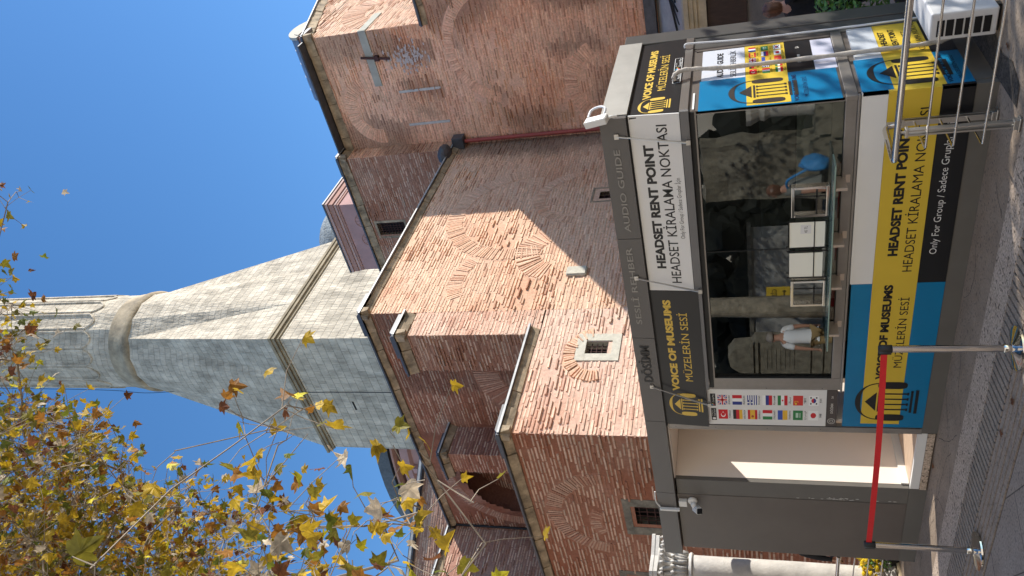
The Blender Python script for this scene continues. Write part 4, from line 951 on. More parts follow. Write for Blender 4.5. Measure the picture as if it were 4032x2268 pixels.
# small pilaster beside the recess
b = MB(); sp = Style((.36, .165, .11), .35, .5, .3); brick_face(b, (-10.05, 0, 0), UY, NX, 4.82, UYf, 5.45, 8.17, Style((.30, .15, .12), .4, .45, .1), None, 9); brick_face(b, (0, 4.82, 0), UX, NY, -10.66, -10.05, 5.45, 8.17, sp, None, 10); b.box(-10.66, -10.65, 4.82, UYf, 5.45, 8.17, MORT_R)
b.build('pilaster', 'masonry', bld)
# --- wall of the next buttress at the left (faces +X)
LX = -13.98
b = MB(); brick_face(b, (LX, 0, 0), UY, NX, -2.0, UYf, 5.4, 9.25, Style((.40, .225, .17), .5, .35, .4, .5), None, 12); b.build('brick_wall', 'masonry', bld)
# --- tower behind: low range, right bay, middle bay
TY = 12.91; TX = -3.12; MY = 12.35; MX = -6.45
tw = (-5.3, 11.35, .62, 1.02, 0, 180, .95); ta = (-3.9, 7.35, 1.35, 1.62, 20, 165, 1.0); tb = (-5.2, 4.9, .75, 1.1, 20, 160, 1)
def sk6(u, z):
    if in_rect(u, z, (-4.66, TX, 10.93, 11.2)): return 1
    return ring_skip(u, z, *tw) or ring_skip(u, z, *ta) or ring_skip(u, z, *tb)
b = MB(); brick_face(b, (0, TY, 0), UX, NY, X1 - .1, 3.0, 2.6, 9.25, TOW, sk6, 13, .35); brick_face(b, (0, TY, 0), UX, NY, MX, TX, 9.25, 12.5, TOW, sk6, 14, .3)
for i, r in enumerate((tw, ta, tb)): voussoirs(b, (0, TY, 0), UX, NY, *r[:4], r[4], r[5], TOW, 70 + i, r[6], .025, .065)
b.build('brick_wall', 'masonry', bld)
b = MB(); b.box(3.0, 12, TY, TY + .4, -.1, 9.25, (.36, .2, .15)); b.box(X1 - .1, 12, TY + .02, TY + .4, -.1, 2.6, (.36, .2, .15)); b.build('plain_wall', 'masonry', bld)
ra = (14.6, 10.9, .75, 1.5, 40, 180, .9)
b = MB(); brick_face(b, (TX, 0, 0), UY, NX, TY, 19, 9.3, 14.3, TLIT, lambda u, z: 2 if z > 12.52 + .30 * (u - TY) else ring_skip(u, z, *ra) or in_rect(u, z, (TY, 14.5, 10.95, 11.2)), 15, .15); voussoirs(b, (TX, 0, 0), UY, NX, *ra[:4], 45, 180, TLIT, 75, .9, .02, .06); b.build('brick_wall', 'masonry', bld)
b = MB(); b.cbox(-4.63, TX + .03, TY - .035, TY + .02, 10.96, 11.18, .01); b.cbox(TX - .01, TX + .032, TY + .02, 14.2, 10.962, 11.178, .01); b.build('stone_band', mat('plaster_band', (.42, .40, .33), .85, noise_amt=.15, noise_scale=3), bld)
b = MB(); b.tube([(-3.79, TY - .06, 11.30), (-3.90, TY - .06, 10.5)], .035, 8); b.box(-3.92, -3.78, TY - .11, TY, 10.80, 10.92); b.build('iron_anchor', 'rust', bld)
for x_ in (-4.90, -5.88):
    b = MB(); b.cbox(x_, x_ + .07, TY - .03, TY + .01, 9.33, 10.55, .01); b.build('stone_jamb', 'marble', bld)
# lime stain on the wall
b = MB(); rn = random.Random(9)
for k in range(160):
    u = -3.95 + rn.gauss(0, .20); z = 10.05 + rn.gauss(0, .28); s_ = rn.uniform(.015, .05)
    b.add([(u + s_ * 1.4 * math.cos(R(60 * j)) * rn.uniform(.6, 1.2), TY - .030 - .0004 * k * .1, z + s_ * .7 * math.sin(R(60 * j)) * rn.uniform(.6, 1.2)) for j in range(6)], [(0, 1, 2, 3, 4, 5)])
b.build('lime_patch', mat('lime', (.56, .48, .44), .95, noise_amt=.2, noise_scale=30), bld)
mwin = (-9.12, -8.66, 11.42, 12.34)
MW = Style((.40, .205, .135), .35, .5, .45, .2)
b = MB(); brick_face(b, (MX, 0, 0), UY, NX, MY, TY, 9.4, 12.5, TOW, None, 16); brick_face(b, (0, MY, 0), UX, NY, -14.5, MX, 9.4, 12.5, MW, lambda u, z: 2 if in_rect(u, z, (-9.12, -8.66, 11.42, 12.34)) else (1 if in_rect(u, z, (-9.24, -8.56, 11.34, 12.42)) else 0), 17, .12); b.build('brick_wall', 'masonry', bld)
stone_window(lambda u, d, z: (u, MY - d, z), -9.22, -8.58, 11.36, 12.40, -9.14, -8.66, 11.43, 12.33, 'cornice', bars=(6, 9), proud=.012)
# --- solid cores (keep light from leaking through)
b = MB(); cc = (.3, .17, .12)
b.box(-13.9, X1 - .3, UYf + 1.4, 12.3, 0, 9.1, cc); b.box(-16, X1 - .3, LY + .3, PY + .3, 0, 5.3, cc); b.box(-7.5, X1 - .2, PY + .1, 6.0, 5.3, 8.0, cc); b.box(-14.4, MX - .1, MY + .35, 17, 9.0, 12.4, cc); b.box(MX - .1, TX - .1, TY + .1, 18.9, 9.0, 12.4, cc); b.box(-16, LX - .1, -2, 9, 5, 9.2, cc)
b.build('core', 'masonry', bld)
# --- eaves: stone cornice, lead apron and drip along each run
def eave(p0, p1, nrm, z, sth=.13, lth=.11, so=.05, lo=.15, ext0=0, ext1=0, rise=0):
    """run p0->p1 in plan, nrm = outward plan normal, z = wall head"""
    p0 = Vector((*p0, 0)); p1 = Vector((*p1, 0)); d = (p1 - p0).normalized(); n_ = Vector((*nrm, 0))
    def bar(a, c_, i0, o0, zz0, zz1, mb, ch=0, o1=None):
        o1 = o0 if o1 is None else o1
        q = [a - n_ * i0, c_ - n_ * i0, c_ + n_ * o0, a + n_ * o0, a - n_ * i0, c_ - n_ * i0, c_ + n_ * o1, a + n_ * o1]
        zr = lambda v: rise * (v - p0).dot(d)
        mb.add([(v.x, v.y, zz0 + zr(v)) for v in q[:4]] + [(v.x, v.y, zz1 + zr(v)) for v in q[4:]], [(0, 3, 2, 1), (4, 5, 6, 7), (0, 1, 5, 4), (1, 2, 6, 5), (2, 3, 7, 6), (3, 0, 4, 7)])
    L = (p1 - p0).length; st = MB(); x = 0; rn = random.Random(int(z * 100) + int(L * 10))
    while x < L - .02:
        l = min(rn.uniform(.35, .8), L - x); o = so + rn.uniform(-.015, .015)
        bar(p0 + d * (x + .006), p0 + d * (x + l - .006), .05, o - .02, z + rn.uniform(-.01, .01), z + sth, st, o1=o + .05); x += l
    st.build('cornice', 'cornice', bld)
    ld = MB(); a = p0 - d * ext0; c_ = p1 + d * ext1
    bar(a, c_, .5, lo, z + sth, z + sth + .045, ld); bar(a, c_, .5, lo - .035, z + sth + .046, z + sth + lth, ld, o1=lo - .09)
    ld.build('lead_eave', 'lead', bld)
    tp = MB(); bar(a, c_, -lo + .001, lo + .012, z + sth + .004, z + sth + .040, tp); tp.build('drip_edge', 'lead_sunlit' if nrm[0] > 0 else 'lead', bld)  # runs facing the sun get the paler, sunlit lead colour
    # raised lead seams
    sm = MB(); x = .3
    while x < L: q = p0 + d * x; sm.box(q.x - .02 - .0, q.x + .02, q.y - .02, q.y + .02, z + sth + .04, z + sth + lth + .02) if False else None; x += .9
eave((X1, UYf - .15), (X1, 12.9), (1, 0), 9.20); eave((-13.9, UYf), (X1 + .15, UYf), (0, -1), 9.20)
eave((X1, PY - .13), (X1, 5.55), (1, 0), 8.13, .18, .12); eave((-7.58, PY), (X1 + .14, PY), (0, -1), 8.13, .18, .12)
eave((X1, LY - .13), (X1, 5.05), (1, 0), 5.43, .14, .09); eave((-16, LY), (X1 + .14, LY), (0, -1), 5.43, .14, .09)
eave((-10.05, 4.72), (-10.05, UYf), (1, 0), 8.17, .14, .1); eave((-10.78, 4.82), (-9.93, 4.82), (0, -1), 8.17, .14, .1)
eave((LX, -2), (LX, UYf - .1), (1, 0), 9.25, .14, .11)
eave((MX - .05, TY), (TX + .14, TY), (0, -1), 12.5, .22, .11); eave((TX, TY - .1), (TX, TY + 6.0), (1, 0), 12.5, .22, .11, rise=.30); eave((-14.5, MY), (MX + .14, MY), (0, -1), 12.5, .2, .11); eave((MX, MY - .1), (MX, TY - .15), (1, 0), 12.5, .2, .11)
eave((TX - .05, TY), (12, TY), (0, -1), 9.2, .12, .11)
b = MB(); b.box(-14.4, X1, UYf, 12.9, 9.36, 9.40); b.box(-16, X1, LY, UYf, 5.57, 5.60); b.box(-7.5, X1, PY, UYf, 8.31, 8.36); b.box(-10.7, -10.05, 4.82, UYf, 8.31, 8.36); b.box(-14.5, TX, MY + .1, 18.8, 12.72, 12.76); b.box(TX, 12, TY, 20, 9.32, 9.36); b.box(-18, LX, -2, UYf + .2, 9.39, 9.42); b.build('lead_roof', 'lead', bld)
# drainpipe and hopper in the corner
b = MB(); b.tube([(-6.44, TY - .12, 9.05), (-6.44, TY - .12, .2)], .055, 12)
for k in range(7): z = 8.6 - k * 1.0; b.tube([(-6.44, TY - .12, z), (-6.44, TY - .12, z + .05)], .066, 12)
b.build('drainpipe', 'pipe_red', bld)
b = MB(); b.cbox(-6.58, -6.26, TY - .30, TY - .02, 9.02, 9.34, .01); b.ico((-6.48, 12.2, 9.46), .26, 2, (1, 1.3, .7)); b.build('rain_hopper', 'lead', bld)
b = MB(); b.tube(curve_pts([(-13.86, UYf - .04, 9.2), (-13.84, UYf - .05, 8.2), (-13.85, UYf - .04, 7.2), (-13.84, UYf - .05, 6.0)]), .03, 8); b.build('black_cable', 'black_rub', bld)

# farther range at the left edge
far = empty('brick_annex', (-16.5, 6.5, -.07), 'second brick buttress with a lead eave, farther back at the left behind the leaves', 'building')
p0, p1 = Vector((-14.2, 7.54, 0)), Vector((-16.2, 4.2, 0)); d = (p1 - p0).normalized(); n_ = Vector((d.y, -d.x, 0)); 
if n_.x < 0: n_ = -n_
p0 = p0 - d * 1.0; L = (p1 - p0).length
b = MB(); brick_face(b, p0, d, n_, 0, L, 5, 10.85, Style((.42, .26, .20), .55, .35, .4, .3), None, 22); b.build('brick_wall', 'masonry', far)
b = MB(); q = [p0 + n_ * .15, p1 + n_ * .15, p1 - n_ * 2.5, p0 - n_ * 2.5]; b.add([(v.x, v.y, 10.86) for v in q] + [(v.x, v.y, 11.0) for v in q], [(0, 3, 2, 1), (4, 5, 6, 7), (0, 1, 5, 4), (1, 2, 6, 5), (2, 3, 7, 6), (3, 0, 4, 7)]); b.build('lead_eave', 'lead', far)
b = MB(); q = [p0 + n_ * .165, p1 + n_ * .165, p1 + n_ * .151, p0 + n_ * .151]; b.add([(v.x, v.y, 10.90) for v in q] + [(v.x, v.y, 10.97) for v in q], [(0, 3, 2, 1), (4, 5, 6, 7), (0, 1, 5, 4), (1, 2, 6, 5), (2, 3, 7, 6), (3, 0, 4, 7)]); b.build('drip_edge', 'lead_sunlit', far)  # sunlit lead colour, as on the main eaves

# ================================================================== roof structures
lan = empty('roof_lantern', (-8.9, 13.3, 12.76), 'small pink plastered roof block with red mouldings beside the minaret', 'roof block')
b = MB(); b.box(-10.6, -8.13, 12.67, 14.2, 12.76, 13.55); b.build('wall', 'pink', lan)
b = MB(); b.box(-10.6, -8.10, 12.64, 14.2, 13.55, 13.62); b.box(-10.6, -8.04, 12.58, 14.2, 13.70, 13.86); b.build('moulding', 'pinkdark', lan)
b = MB(); b.box(-10.6, -8.08, 12.62, 14.2, 13.62, 13.70); b.box(-10.6, -8.0, 12.54, 14.2, 13.86, 13.95); b.build('cornice', mat('pale_pink_plaster', (.52, .35, .31), .85, noise_amt=.1, noise_scale=2), lan)
b = MB(); b.box(-10.6, -7.97, 12.51, 14.25, 13.95, 14.0); b.build('lead_cap', 'lead', lan)
for cx in (-8.75, -9.45):
    b = MB()
    b.tube([(cx + .22 * math.cos(R(k * 12)), 12.665, 12.98 + .22 * math.sin(R(k * 12))) for k in range(31)], .012, 6)
    for k in range(4): b.tube([(cx + .2 * math.cos(R(45 * k)), 12.665, 12.98 + .2 * math.sin(R(45 * k))), (cx - .2 * math.cos(R(45 * k)), 12.665, 12.98 - .2 * math.sin(R(45 * k)))], .006, 5)
    b.build('round_grille', 'pinkdark', lan)
vt = empty('roof_vault', (-4.3, 14.7, 12.76), 'lead covered barrel roof on pink walls above the brick tower', 'roof vault')
b = MB(); b.box(-5.24, -3.42, 14.05, 15.4, 12.76, 13.62); b.build('wall', 'pink', vt)
b = MB(); b.box(-5.27, -3.40, 14.02, 15.43, 13.52, 13.60); b.build('moulding', 'pinkdark', vt)
b = MB(); pr_ = [(14.0 + .725 - .74 * math.cos(R(k * 12)), 13.62 + .46 * math.sin(R(k * 12))) for k in range(16)]; b.prism(pr_, -5.30, -3.44, 'x')
for x in (-5.0, -4.6, -4.2, -3.8): b.prism([(p[0] * 1.0 + (p[0] - 14.725) * .02, p[1] + .003) for p in pr_], x - .015, x + .015, 'x')
b.build('lead_roof', mat('blue_lead', (.20, .25, .33), .5, noise_amt=.2, noise_scale=4), vt)
b = MB(); b.prism([(14.725 - .78 * math.cos(R(k * 12)), 13.62 + .50 * math.sin(R(k * 12))) for k in range(16)], -3.44, -3.36, 'x'); b.prism([(14.725 - .60 * math.cos(R(k * 12)), 13.62 + .34 * math.sin(R(k * 12))) for k in range(16)], -3.36, -3.34, 'x'); b.build('gable', mat('cream_plaster', (.50, .46, .38), .85, noise_amt=.1, noise_scale=3), vt)
b = MB(); b.ico((-19.4, 27.6, 22.55), 2.55, 4); o = b.build('lead_dome', 'leadtiles', smooth=True); tag(o, 'pale grey lead tiled dome peeking out between the minaret and the pink block', 'dome')
dr = empty('pink_drum', (-31.7, 30.9, 10), 'round pink plastered drum with dark cornice rings, far left beyond the minaret', 'drum')
b = MB(); b.lathe(-31.7, 30.9, [(11.3, 8), (11.3, 20.0), (11.55, 20.1), (11.55, 20.6)], 72); smooth_by(b.build('wall', 'pink', dr), 30)
b = MB()
for z, r_ in ((18.2, 11.42), (19.4, 11.50), (21.0, 11.75)): b.lathe(-31.7, 30.9, [(r_ - .3, z - .15), (r_, z - .06), (r_, z + .06), (r_ - .3, z + .15)], 72)
b.build('cornice_ring', 'pinkdark', dr)
b = MB(); b.lathe(-31.7, 30.9, [(11.8, 21.2), (11.9, 21.9), (11.4, 22.0), (6, 23)], 72); b.build('lead_roof', 'lead', dr)
b = MB()
for k in range(36):
    an = R(10 * k); b.box(-31.7 + 11.4 * math.cos(an) - .2, -31.7 + 11.4 * math.cos(an) + .2, 30.9 + 11.4 * math.sin(an) - .2, 30.9 + 11.4 * math.sin(an) + .2, 10, 20)
b.build('pilaster', 'pink', dr)

# ================================================================== MINARET
mn = empty('minaret', (-18.35, 17.78, 9), 'tall pale stone minaret on a square tapering base rising above the brick wall', 'minaret')
X0, Xr, Y0, Yb = -21.6, -15.1, 14.37, 21.18; ccx, ccy = -18.25, 17.85
b = MB(); b.box(X0, Xr, Y0, Yb, 8, 19.6); b.build('base', 'minaret', mn)
b = MB()
for o_, z0, z1 in ((.06, 19.6, 19.72), (.15, 19.722, 19.86), (.20, 19.862, 19.98), (.10, 19.982, 20.08)): b.box(X0 - o_, Xr + o_, Y0 - o_, Yb + o_, z0, z1)
b.build('string_course', mat('stained_limestone', (.28, .23, .155), .9, noise_amt=.4, noise_scale=1.2, bump=.5, bump_scale=6, dist=.03), mn)
# square to polygon transition with triangular facets
b = MB(); zt, zb_ = 29.3, 20.08; rt = 2.40; cs = [(Xr, Y0), (Xr, Yb), (X0, Yb), (X0, Y0)]; a0s = [-45, 45, 135, 225]
for i in range(4):
    A = (*cs[i], zb_); B = (*cs[(i + 1) % 4], zb_)
    tv = [(ccx + rt * math.cos(R(a0s[i] + 22.5 * k)), ccy + rt * math.sin(R(a0s[i] + 22.5 * k)), zt) for k in range(5)]
    P1 = tuple(A[j] * .67 + B[j] * .33 for j in range(3)); P2 = tuple(A[j] * .33 + B[j] * .67 for j in range(3))
    b.add([A, P1, P2, B] + tv, [(0, 1, 4), (1, 5, 4), (1, 6, 5), (1, 2, 6), (2, 7, 6), (2, 8, 7), (2, 3, 8)])
b.build('tapered_base', 'minaret', mn)
b = MB(); b.lathe(ccx, ccy, [(rt - .05, 29.2), (rt + .04, 29.28), (rt + .08, 29.45), (rt + .06, 29.62), (rt - .01, 29.75), (rt - .05, 30.2), (rt - .1, 30.5)], 64); smooth_by(b.build('ring_moulding', mat('ring_stone', (.33, .265, .18), .9, noise_amt=.55, noise_scale=1.0, bump=.5, bump_scale=5, dist=.04), mn), 50)
b = MB(); rs = 2.30; b.lathe(ccx, ccy, [(rs, 30.5), (rs, 66)], 16, a0=R(11.25)); b.build('shaft', 'minaret', mn)
b = MB()
for k in range(16):
    an = R(11.25 + 22.5 * k); an2 = R(11.25 + 22.5 * (k + 1)); rr = rs + .005
    for da in (.035, -.035):
        b.tube([(ccx + rr * math.cos(an + da), ccy + rr * math.sin(an + da), 32.0), (ccx + rr * math.cos(an + da), ccy + rr * math.sin(an + da), 66)], .06, 6)
    pts = []
    for j in range(9):
        t = j / 8; a = an + .035 + (an2 - an - .07) * t; q = rr * math.cos((an2 - an) / 2) / math.cos(a - (an + an2) / 2) + .005; pts.append((ccx + q * math.cos(a), ccy + q * math.sin(a), 32.0 - .35 * math.sin(math.pi * t)))
    b.tube(pts, .06, 6)
b.build('fluting', 'minaret', mn)
b = MB()
sil = lambda z: (ccx - 1.9, ccy - 1.45, z)
b.tube(curve_pts([(-18.05, Y0 - .03, 12), (-18.1, Y0 - .03, 19.5), (-18.2, Y0 - .24, 19.95), (-18.6, 14.58, 20.5), (-19.0, 15.2, 23.9), (-19.45, 15.62, 27.5), (-19.7, 15.72, 29.9), (-19.6, 15.80, 33), (-19.6, 15.85, 45), (-19.6, 15.85, 60)], 6), .013, 6); b.build('lightning_cable', 'black_rub', mn)
b = MB(); b.box(-19.15, -18.65, Y0 - .012, Y0, 17.6, 17.68); b.build('slit', 'void', mn)

# ================================================================== marble column
cl = empty('marble_column', (-6.86, .45, -.14), 'weathered white marble column with a carved Corinthian capital left of the kiosk', 'column')
cx, cy = -6.86, .45
b = MB(); b.lathe(cx, cy, [(.183, .25), (.182, 1.2), (.172, 2.40), (.175, 2.46)], 48); smooth_by(b.build('shaft', 'marble', cl), 40)
b = MB(); b.lathe(cx, cy, [(.19, 2.46), (.205, 2.475), (.20, 2.50), (.185, 2.515), (.17, 2.52)], 48); smooth_by(b.build('neck_ring', 'marble', cl), 40)
b = MB(); b.lathe(cx, cy, [(.165, 2.52), (.18, 2.65), (.21, 2.78), (.27, 2.88), (.29, 2.90)], 40, c=None)
rn = random.Random(2)
for row, (zb2, zt2, rb, rt2, nl) in enumerate(((2.53, 2.72, .185, .245, 8), (2.66, 2.86, .20, .30, 8))):
    for k in range(nl):
        an = 2 * math.pi * (k + .5 * row) / nl
        for sgn in (-1, 0, 1):
            a2 = an + sgn * .16; pts = [(cx + r_ * math.cos(a2 + sgn * .06 * t), cy + r_ * math.sin(a2 + sgn * .06 * t), z) for t, r_, z in ((0, rb, zb2), (1, rb + .02, (zb2 + zt2) / 2), (2, rt2 - .01, zt2 - .02), (2.2, rt2 + .03, zt2), (2.2, rt2 + .04, zt2 - .035))]
            b.tube(pts, [.026, .03, .026, .02, .012], 7)
for k in range(4):
    an = R(45 + 90 * k)
    for j in range(10): t = j / 9 * 5.5; rr = .055 * (1 - j / 12); b.ico((cx + (.33 + rr * math.cos(t)) * math.cos(an), cy + (.33 + rr * math.cos(t)) * math.sin(an), 2.86 + rr * math.sin(t)), .022, 1)
b.build('capital', 'marble', cl, smooth=True)
b = MB(); pts = []
for k in range(4):
    a = R(45 + 90 * k); c0 = (cx + .40 * math.cos(a), cy + .40 * math.sin(a)); a2 = R(90 + 90 * k)
    for da in (-.06, .06): pts.append((cx + .40 * math.cos(a + da), cy + .40 * math.sin(a + da)))
    pts.append((cx + .245 * math.cos(a2), cy + .245 * math.sin(a2)))
b.prism(pts, 2.90, 2.955, 'z'); b.prism([((p[0] - cx) * 1.04 + cx, (p[1] - cy) * 1.04 + cy) for p in pts], 2.956, 3.0, 'z'); b.build('abacus', 'marble', cl)
b = MB(); b.lathe(cx, cy, [(.19, .25), (.235, .22), (.24, .17), (.215, .14), (.22, .10), (.27, .08), (.28, .02), (.26, -.0)], 48); smooth_by(b.build('base', 'marble', cl), 40)
b = MB(); b.cbox(cx - .30, cx + .30, cy - .30, cy + .30, -.14, .0, .015); b.build('plinth', 'creamst', cl)

# ================================================================== porch at the right edge
po = empty('stone_porch', (-2.2, 11.5, -.07), 'cream stone doorway with a brown door and lead covered ledge behind the kiosk at right', 'porch')
PYY = 11.5
b = MB(); b.box(-4.6, 1.5, PYY + .1, 12.85, -.07, 2.33); b.build('wall', 'greyplas', po)
b = MB(); b.box(-4.7, 1.6, PYY - .06, 12.85, 2.33, 2.52); b.box(-4.75, 1.65, PYY - .10, 12.85, 2.522, 2.60); b.box(-4.8, 1.7, PYY - .14, 12.85, 2.602, 2.70); b.box(-4.85, 1.75, PYY - .18, 12.85, 2.702, 2.80); b.build('cornice', 'creamst', po)
b = MB(); b.box(-4.0, 0.8, PYY + .04, PYY + .099, 1.5, 2.329); b.build('brown_panel', 'brownd', po)
b = MB(); b.box(-4.8, 1.7, PYY + .1, 12.88, 2.81, 2.86); b.add([(-4.8, PYY + .1, 2.86), (1.7, PYY + .1, 2.86), (1.7, 12.86, 3.50), (-4.8, 12.86, 3.50)], [(0, 1, 2, 3)]); b.build('plaster_slope', mat('patched_plaster', (.30, .28, .29), .9, noise_amt=.4, noise_scale=1.2, color2=(.5, .48, .44)), po)
b = MB(); b.box(-5.0, 1.9, 12.6, 12.9, 3.52, 3.78); b.build('lead_ledge', 'lead', po)
b = MB()
for k, (x0, x1) in enumerate(((-3.6, -2.2), (-3.3, -2.5), (-3.9, -2.0), (-3.1, -1.7))): b.tube(curve_pts([(x0, 11.75, 2.93 + .02 * k), ((x0 + x1) / 2 - .1, 12.1, 3.15), (x1, 12.6, 3.46)], 6), .022, 6)
b.build('cable', 'black_rub', po)

# ================================================================== PEOPLE
def skin_mesh(name, J, E_, m_, parent, root, sub=2):
    """one continuous surface grown on connected joints; J: name -> ((x,y,z), radius or (rx,ry))"""
    names = list(J); me = bpy.data.meshes.new(name); org = ORG[parent.name]
    me.from_pydata([tuple((Vector(J[n][0]) - org) * S) for n in names], [(names.index(a), names.index(c)) for a, c in E_], [])
    o = bpy.data.objects.new(name, me); col.objects.link(o)
    md = o.modifiers.new("s", 'SKIN'); md.use_smooth_shade = True; md.branch_smoothing = .4
    sv = me.skin_vertices[0].data
    for i, n in enumerate(names):
        r = J[n][1]; r = r if isinstance(r, tuple) else (r, r); sv[i].radius = (r[0] * S, r[1] * S); sv[i].use_root = (n == root)
    if sub: ms = o.modifiers.new("u", 'SUBSURF'); ms.levels = sub; ms.render_levels = sub
    bpy.context.view_layer.update(); dg = bpy.context.evaluated_depsgraph_get()
    nm = bpy.data.meshes.new_from_object(o.evaluated_get(dg)); bpy.data.objects.remove(o)
    nm.materials.clear(); nm.materials.append(M[m_] if isinstance(m_, str) else m_)
    nm.polygons.foreach_set("use_smooth", [True] * len(nm.polygons))
    o = bpy.data.objects.new(name, nm); col.objects.link(o); o.parent = parent; ORG[o.name] = org; return o
def hand(J, E_, wrist, d, side, h, tag_):
    """palm, four fingers and a thumb hanging from the wrist; d = finger direction, side = thumb direction"""
    d = Vector(d).normalized(); s_ = Vector(side); s_ = (s_ - d * s_.dot(d)).normalized(); n_ = d.cross(s_); w_ = Vector(J[wrist][0]); k = h / 1.7
    J[tag_ + 'palm'] = (tuple(w_ + d * .05 * k), (.026 * k, .018 * k)); E_.append((wrist, tag_ + 'palm'))
    for i, (off, L) in enumerate(((.028, .072), (.010, .080), (-.009, .074), (-.026, .058))):
        p = w_ + d * .092 * k + s_ * off * k; prev = tag_ + 'palm'
        for j in range(3):
            q = p + (d * math.cos(.25 + .28 * j) + n_ * math.sin(.25 + .28 * j)) * L * k * (.48, .31, .24)[j] if j else p
            nm = f'{tag_}f{i}{j}'; J[nm] = (tuple(q), (.0095 - .0012 * j) * k); E_.append((prev, nm)); prev = nm; p = q
    prev = tag_ + 'palm'
    for j, (a, c_) in enumerate(((.045, .030), (.075, .048), (.098, .052))):
        nm = f'{tag_}t{j}'; J[nm] = (tuple(w_ + d * a * k + s_ * c_ * k), (.0105 - .001 * j) * k); E_.append((prev, nm)); prev = nm
def person(base, face, h, label, top, legs, hairm, sleeve=1.0, arms=None, hair_len=0, lean=0, stride=.0, headturn=0, group=None):
    """standing figure: base point between the feet, face = heading (deg, 0 = +X), h = height in plan units"""
    p = empty('person', base, label, 'person', group); bx, by, bz = base; k = h / 1.7
    ca, sa = math.cos(R(face)), math.sin(R(face))
    def W(f, l, u):      # forward, left, up in metres of a 1.7 m figure
        f = f + lean * max(0, u - .9)
        return (bx + (f * ca - l * sa) * k, by + (f * sa + l * ca) * k, bz + u * k)
    J = {'pelvis': (W(0, 0, .92), (.135 * k, .10 * k)), 'waist': (W(0, 0, 1.08), (.125 * k, .095 * k)), 'chest': (W(0, 0, 1.28), (.15 * k, .11 * k)), 'neckb': (W(-.01, 0, 1.43), (.07 * k, .065 * k)), 'neck': (W(.0, 0, 1.49), .052 * k), 'skull0': (W(.02, 0, 1.56), (.070 * k, .075 * k)), 'skull1': (W(.015, 0, 1.63), (.078 * k, .088 * k)), 'skull2': (W(.01, 0, 1.685), (.055 * k, .062 * k))}
    E_ = [('pelvis', 'waist'), ('waist', 'chest'), ('chest', 'neckb'), ('neckb', 'neck'), ('neck', 'skull0'), ('skull0', 'skull1'), ('skull1', 'skull2')]
    for s_, n in ((1, 'l'), (-1, 'r')):
        st = stride * s_; am = (arms or {}).get(n, ((.02, .24, 1.12), (.06, .25, .87)))
        J[n + 'sh'] = (W(0, .175 * s_, 1.39), .058 * k); J[n + 'el'] = (W(am[0][0], am[0][1] * s_, am[0][2]), .042 * k); J[n + 'wr'] = (W(am[1][0], am[1][1] * s_, am[1][2]), (.027 * k, .024 * k))
        J[n + 'hip'] = (W(0, .09 * s_, .86), .088 * k); J[n + 'kn'] = (W(.03 + st * .5, .095 * s_, .48), .056 * k); J[n + 'an'] = (W(st - .02, .095 * s_, .085), .036 * k); J[n + 'toe'] = (W(st + .14, .105 * s_, .03), (.038 * k, .026 * k))
        E_ += [('neckb', n + 'sh'), (n + 'sh', n + 'el'), (n + 'el', n + 'wr'), ('pelvis', n + 'hip'), (n + 'hip', n + 'kn'), (n + 'kn', n + 'an'), (n + 'an', n + 'toe')]
        dv = Vector(J[n + 'wr'][0]) - Vector(J[n + 'el'][0]); hand(J, E_, n + 'wr', dv, (ca, sa, 0), h, n)
    skin_mesh('body', J, E_, 'skin', p, 'pelvis')
    # face: nose, eyes, ears, mouth
    b = MB(); b.ico(W(.105, 0, 1.585), .016 * k, 2, (1, .8, 1.3)); 
    for s_ in (1, -1): b.ico(W(.0, .082 * s_, 1.59), .026 * k, 2, (.6, .4, 1.1))
    b.build('face', 'skin', p, smooth=True)
    b = MB()
    for s_ in (1, -1): b.ico(W(.088, .034 * s_, 1.612), .012 * k, 1, (.6, 1.2, .7))
    b.ico(W(.088, 0, 1.535), .018 * k, 1, (.5, 1.3, .35)); b.build('eyes_and_mouth', 'brownd', p)
    b = MB(); bm = bmesh.new(); bmesh.ops.create_icosphere(bm, subdivisions=4, radius=1)
    hc = Vector(W(-.008, 0, 1.632)); fwd = Vector((ca, sa, 0))
    for v in list(bm.verts):
        q = v.co.copy(); f_ = q.dot(fwd); kk = 1 + .10 * noise.noise(q * 5) + .05 * noise.noise(q * 14)
        low = -1 - hair_len * (1 if f_ < .1 else 0)
        z = q.z if q.z > -.2 else q.z * (1 + hair_len)
        v.co = Vector((hc.x + q.x * .102 * k * kk, hc.y + q.y * .102 * k * kk, hc.z + z * .095 * k * kk))
        v.tag = (f_ > .35 and q.z < .35) or (q.z < -.35 and hair_len < .5)
    bmesh.ops.delete(bm, geom=[v for v in bm.verts if v.tag], context='VERTS'); b.bm(bm); b.build('hair', hairm, p, smooth=True)
    # clothes: slightly wider shells over the same joints
    g = 1.13
    def shell(names, edges, name, m_, root, fac=g, sub=2):
        JJ = {n: (J[n][0], tuple(x * fac for x in (J[n][1] if isinstance(J[n][1], tuple) else (J[n][1], J[n][1])))) for n in names}; return JJ, edges
    JJ, ee = shell(['pelvis', 'waist', 'chest', 'neckb', 'lsh', 'rsh'], [('pelvis', 'waist'), ('waist', 'chest'), ('chest', 'neckb'), ('neckb', 'lsh'), ('neckb', 'rsh')], 'shirt', top, 'pelvis', 1.14)
    JJ['hem'] = (W(0, 0, .86), (.165 * k, .125 * k)); ee.append(('pelvis', 'hem'))
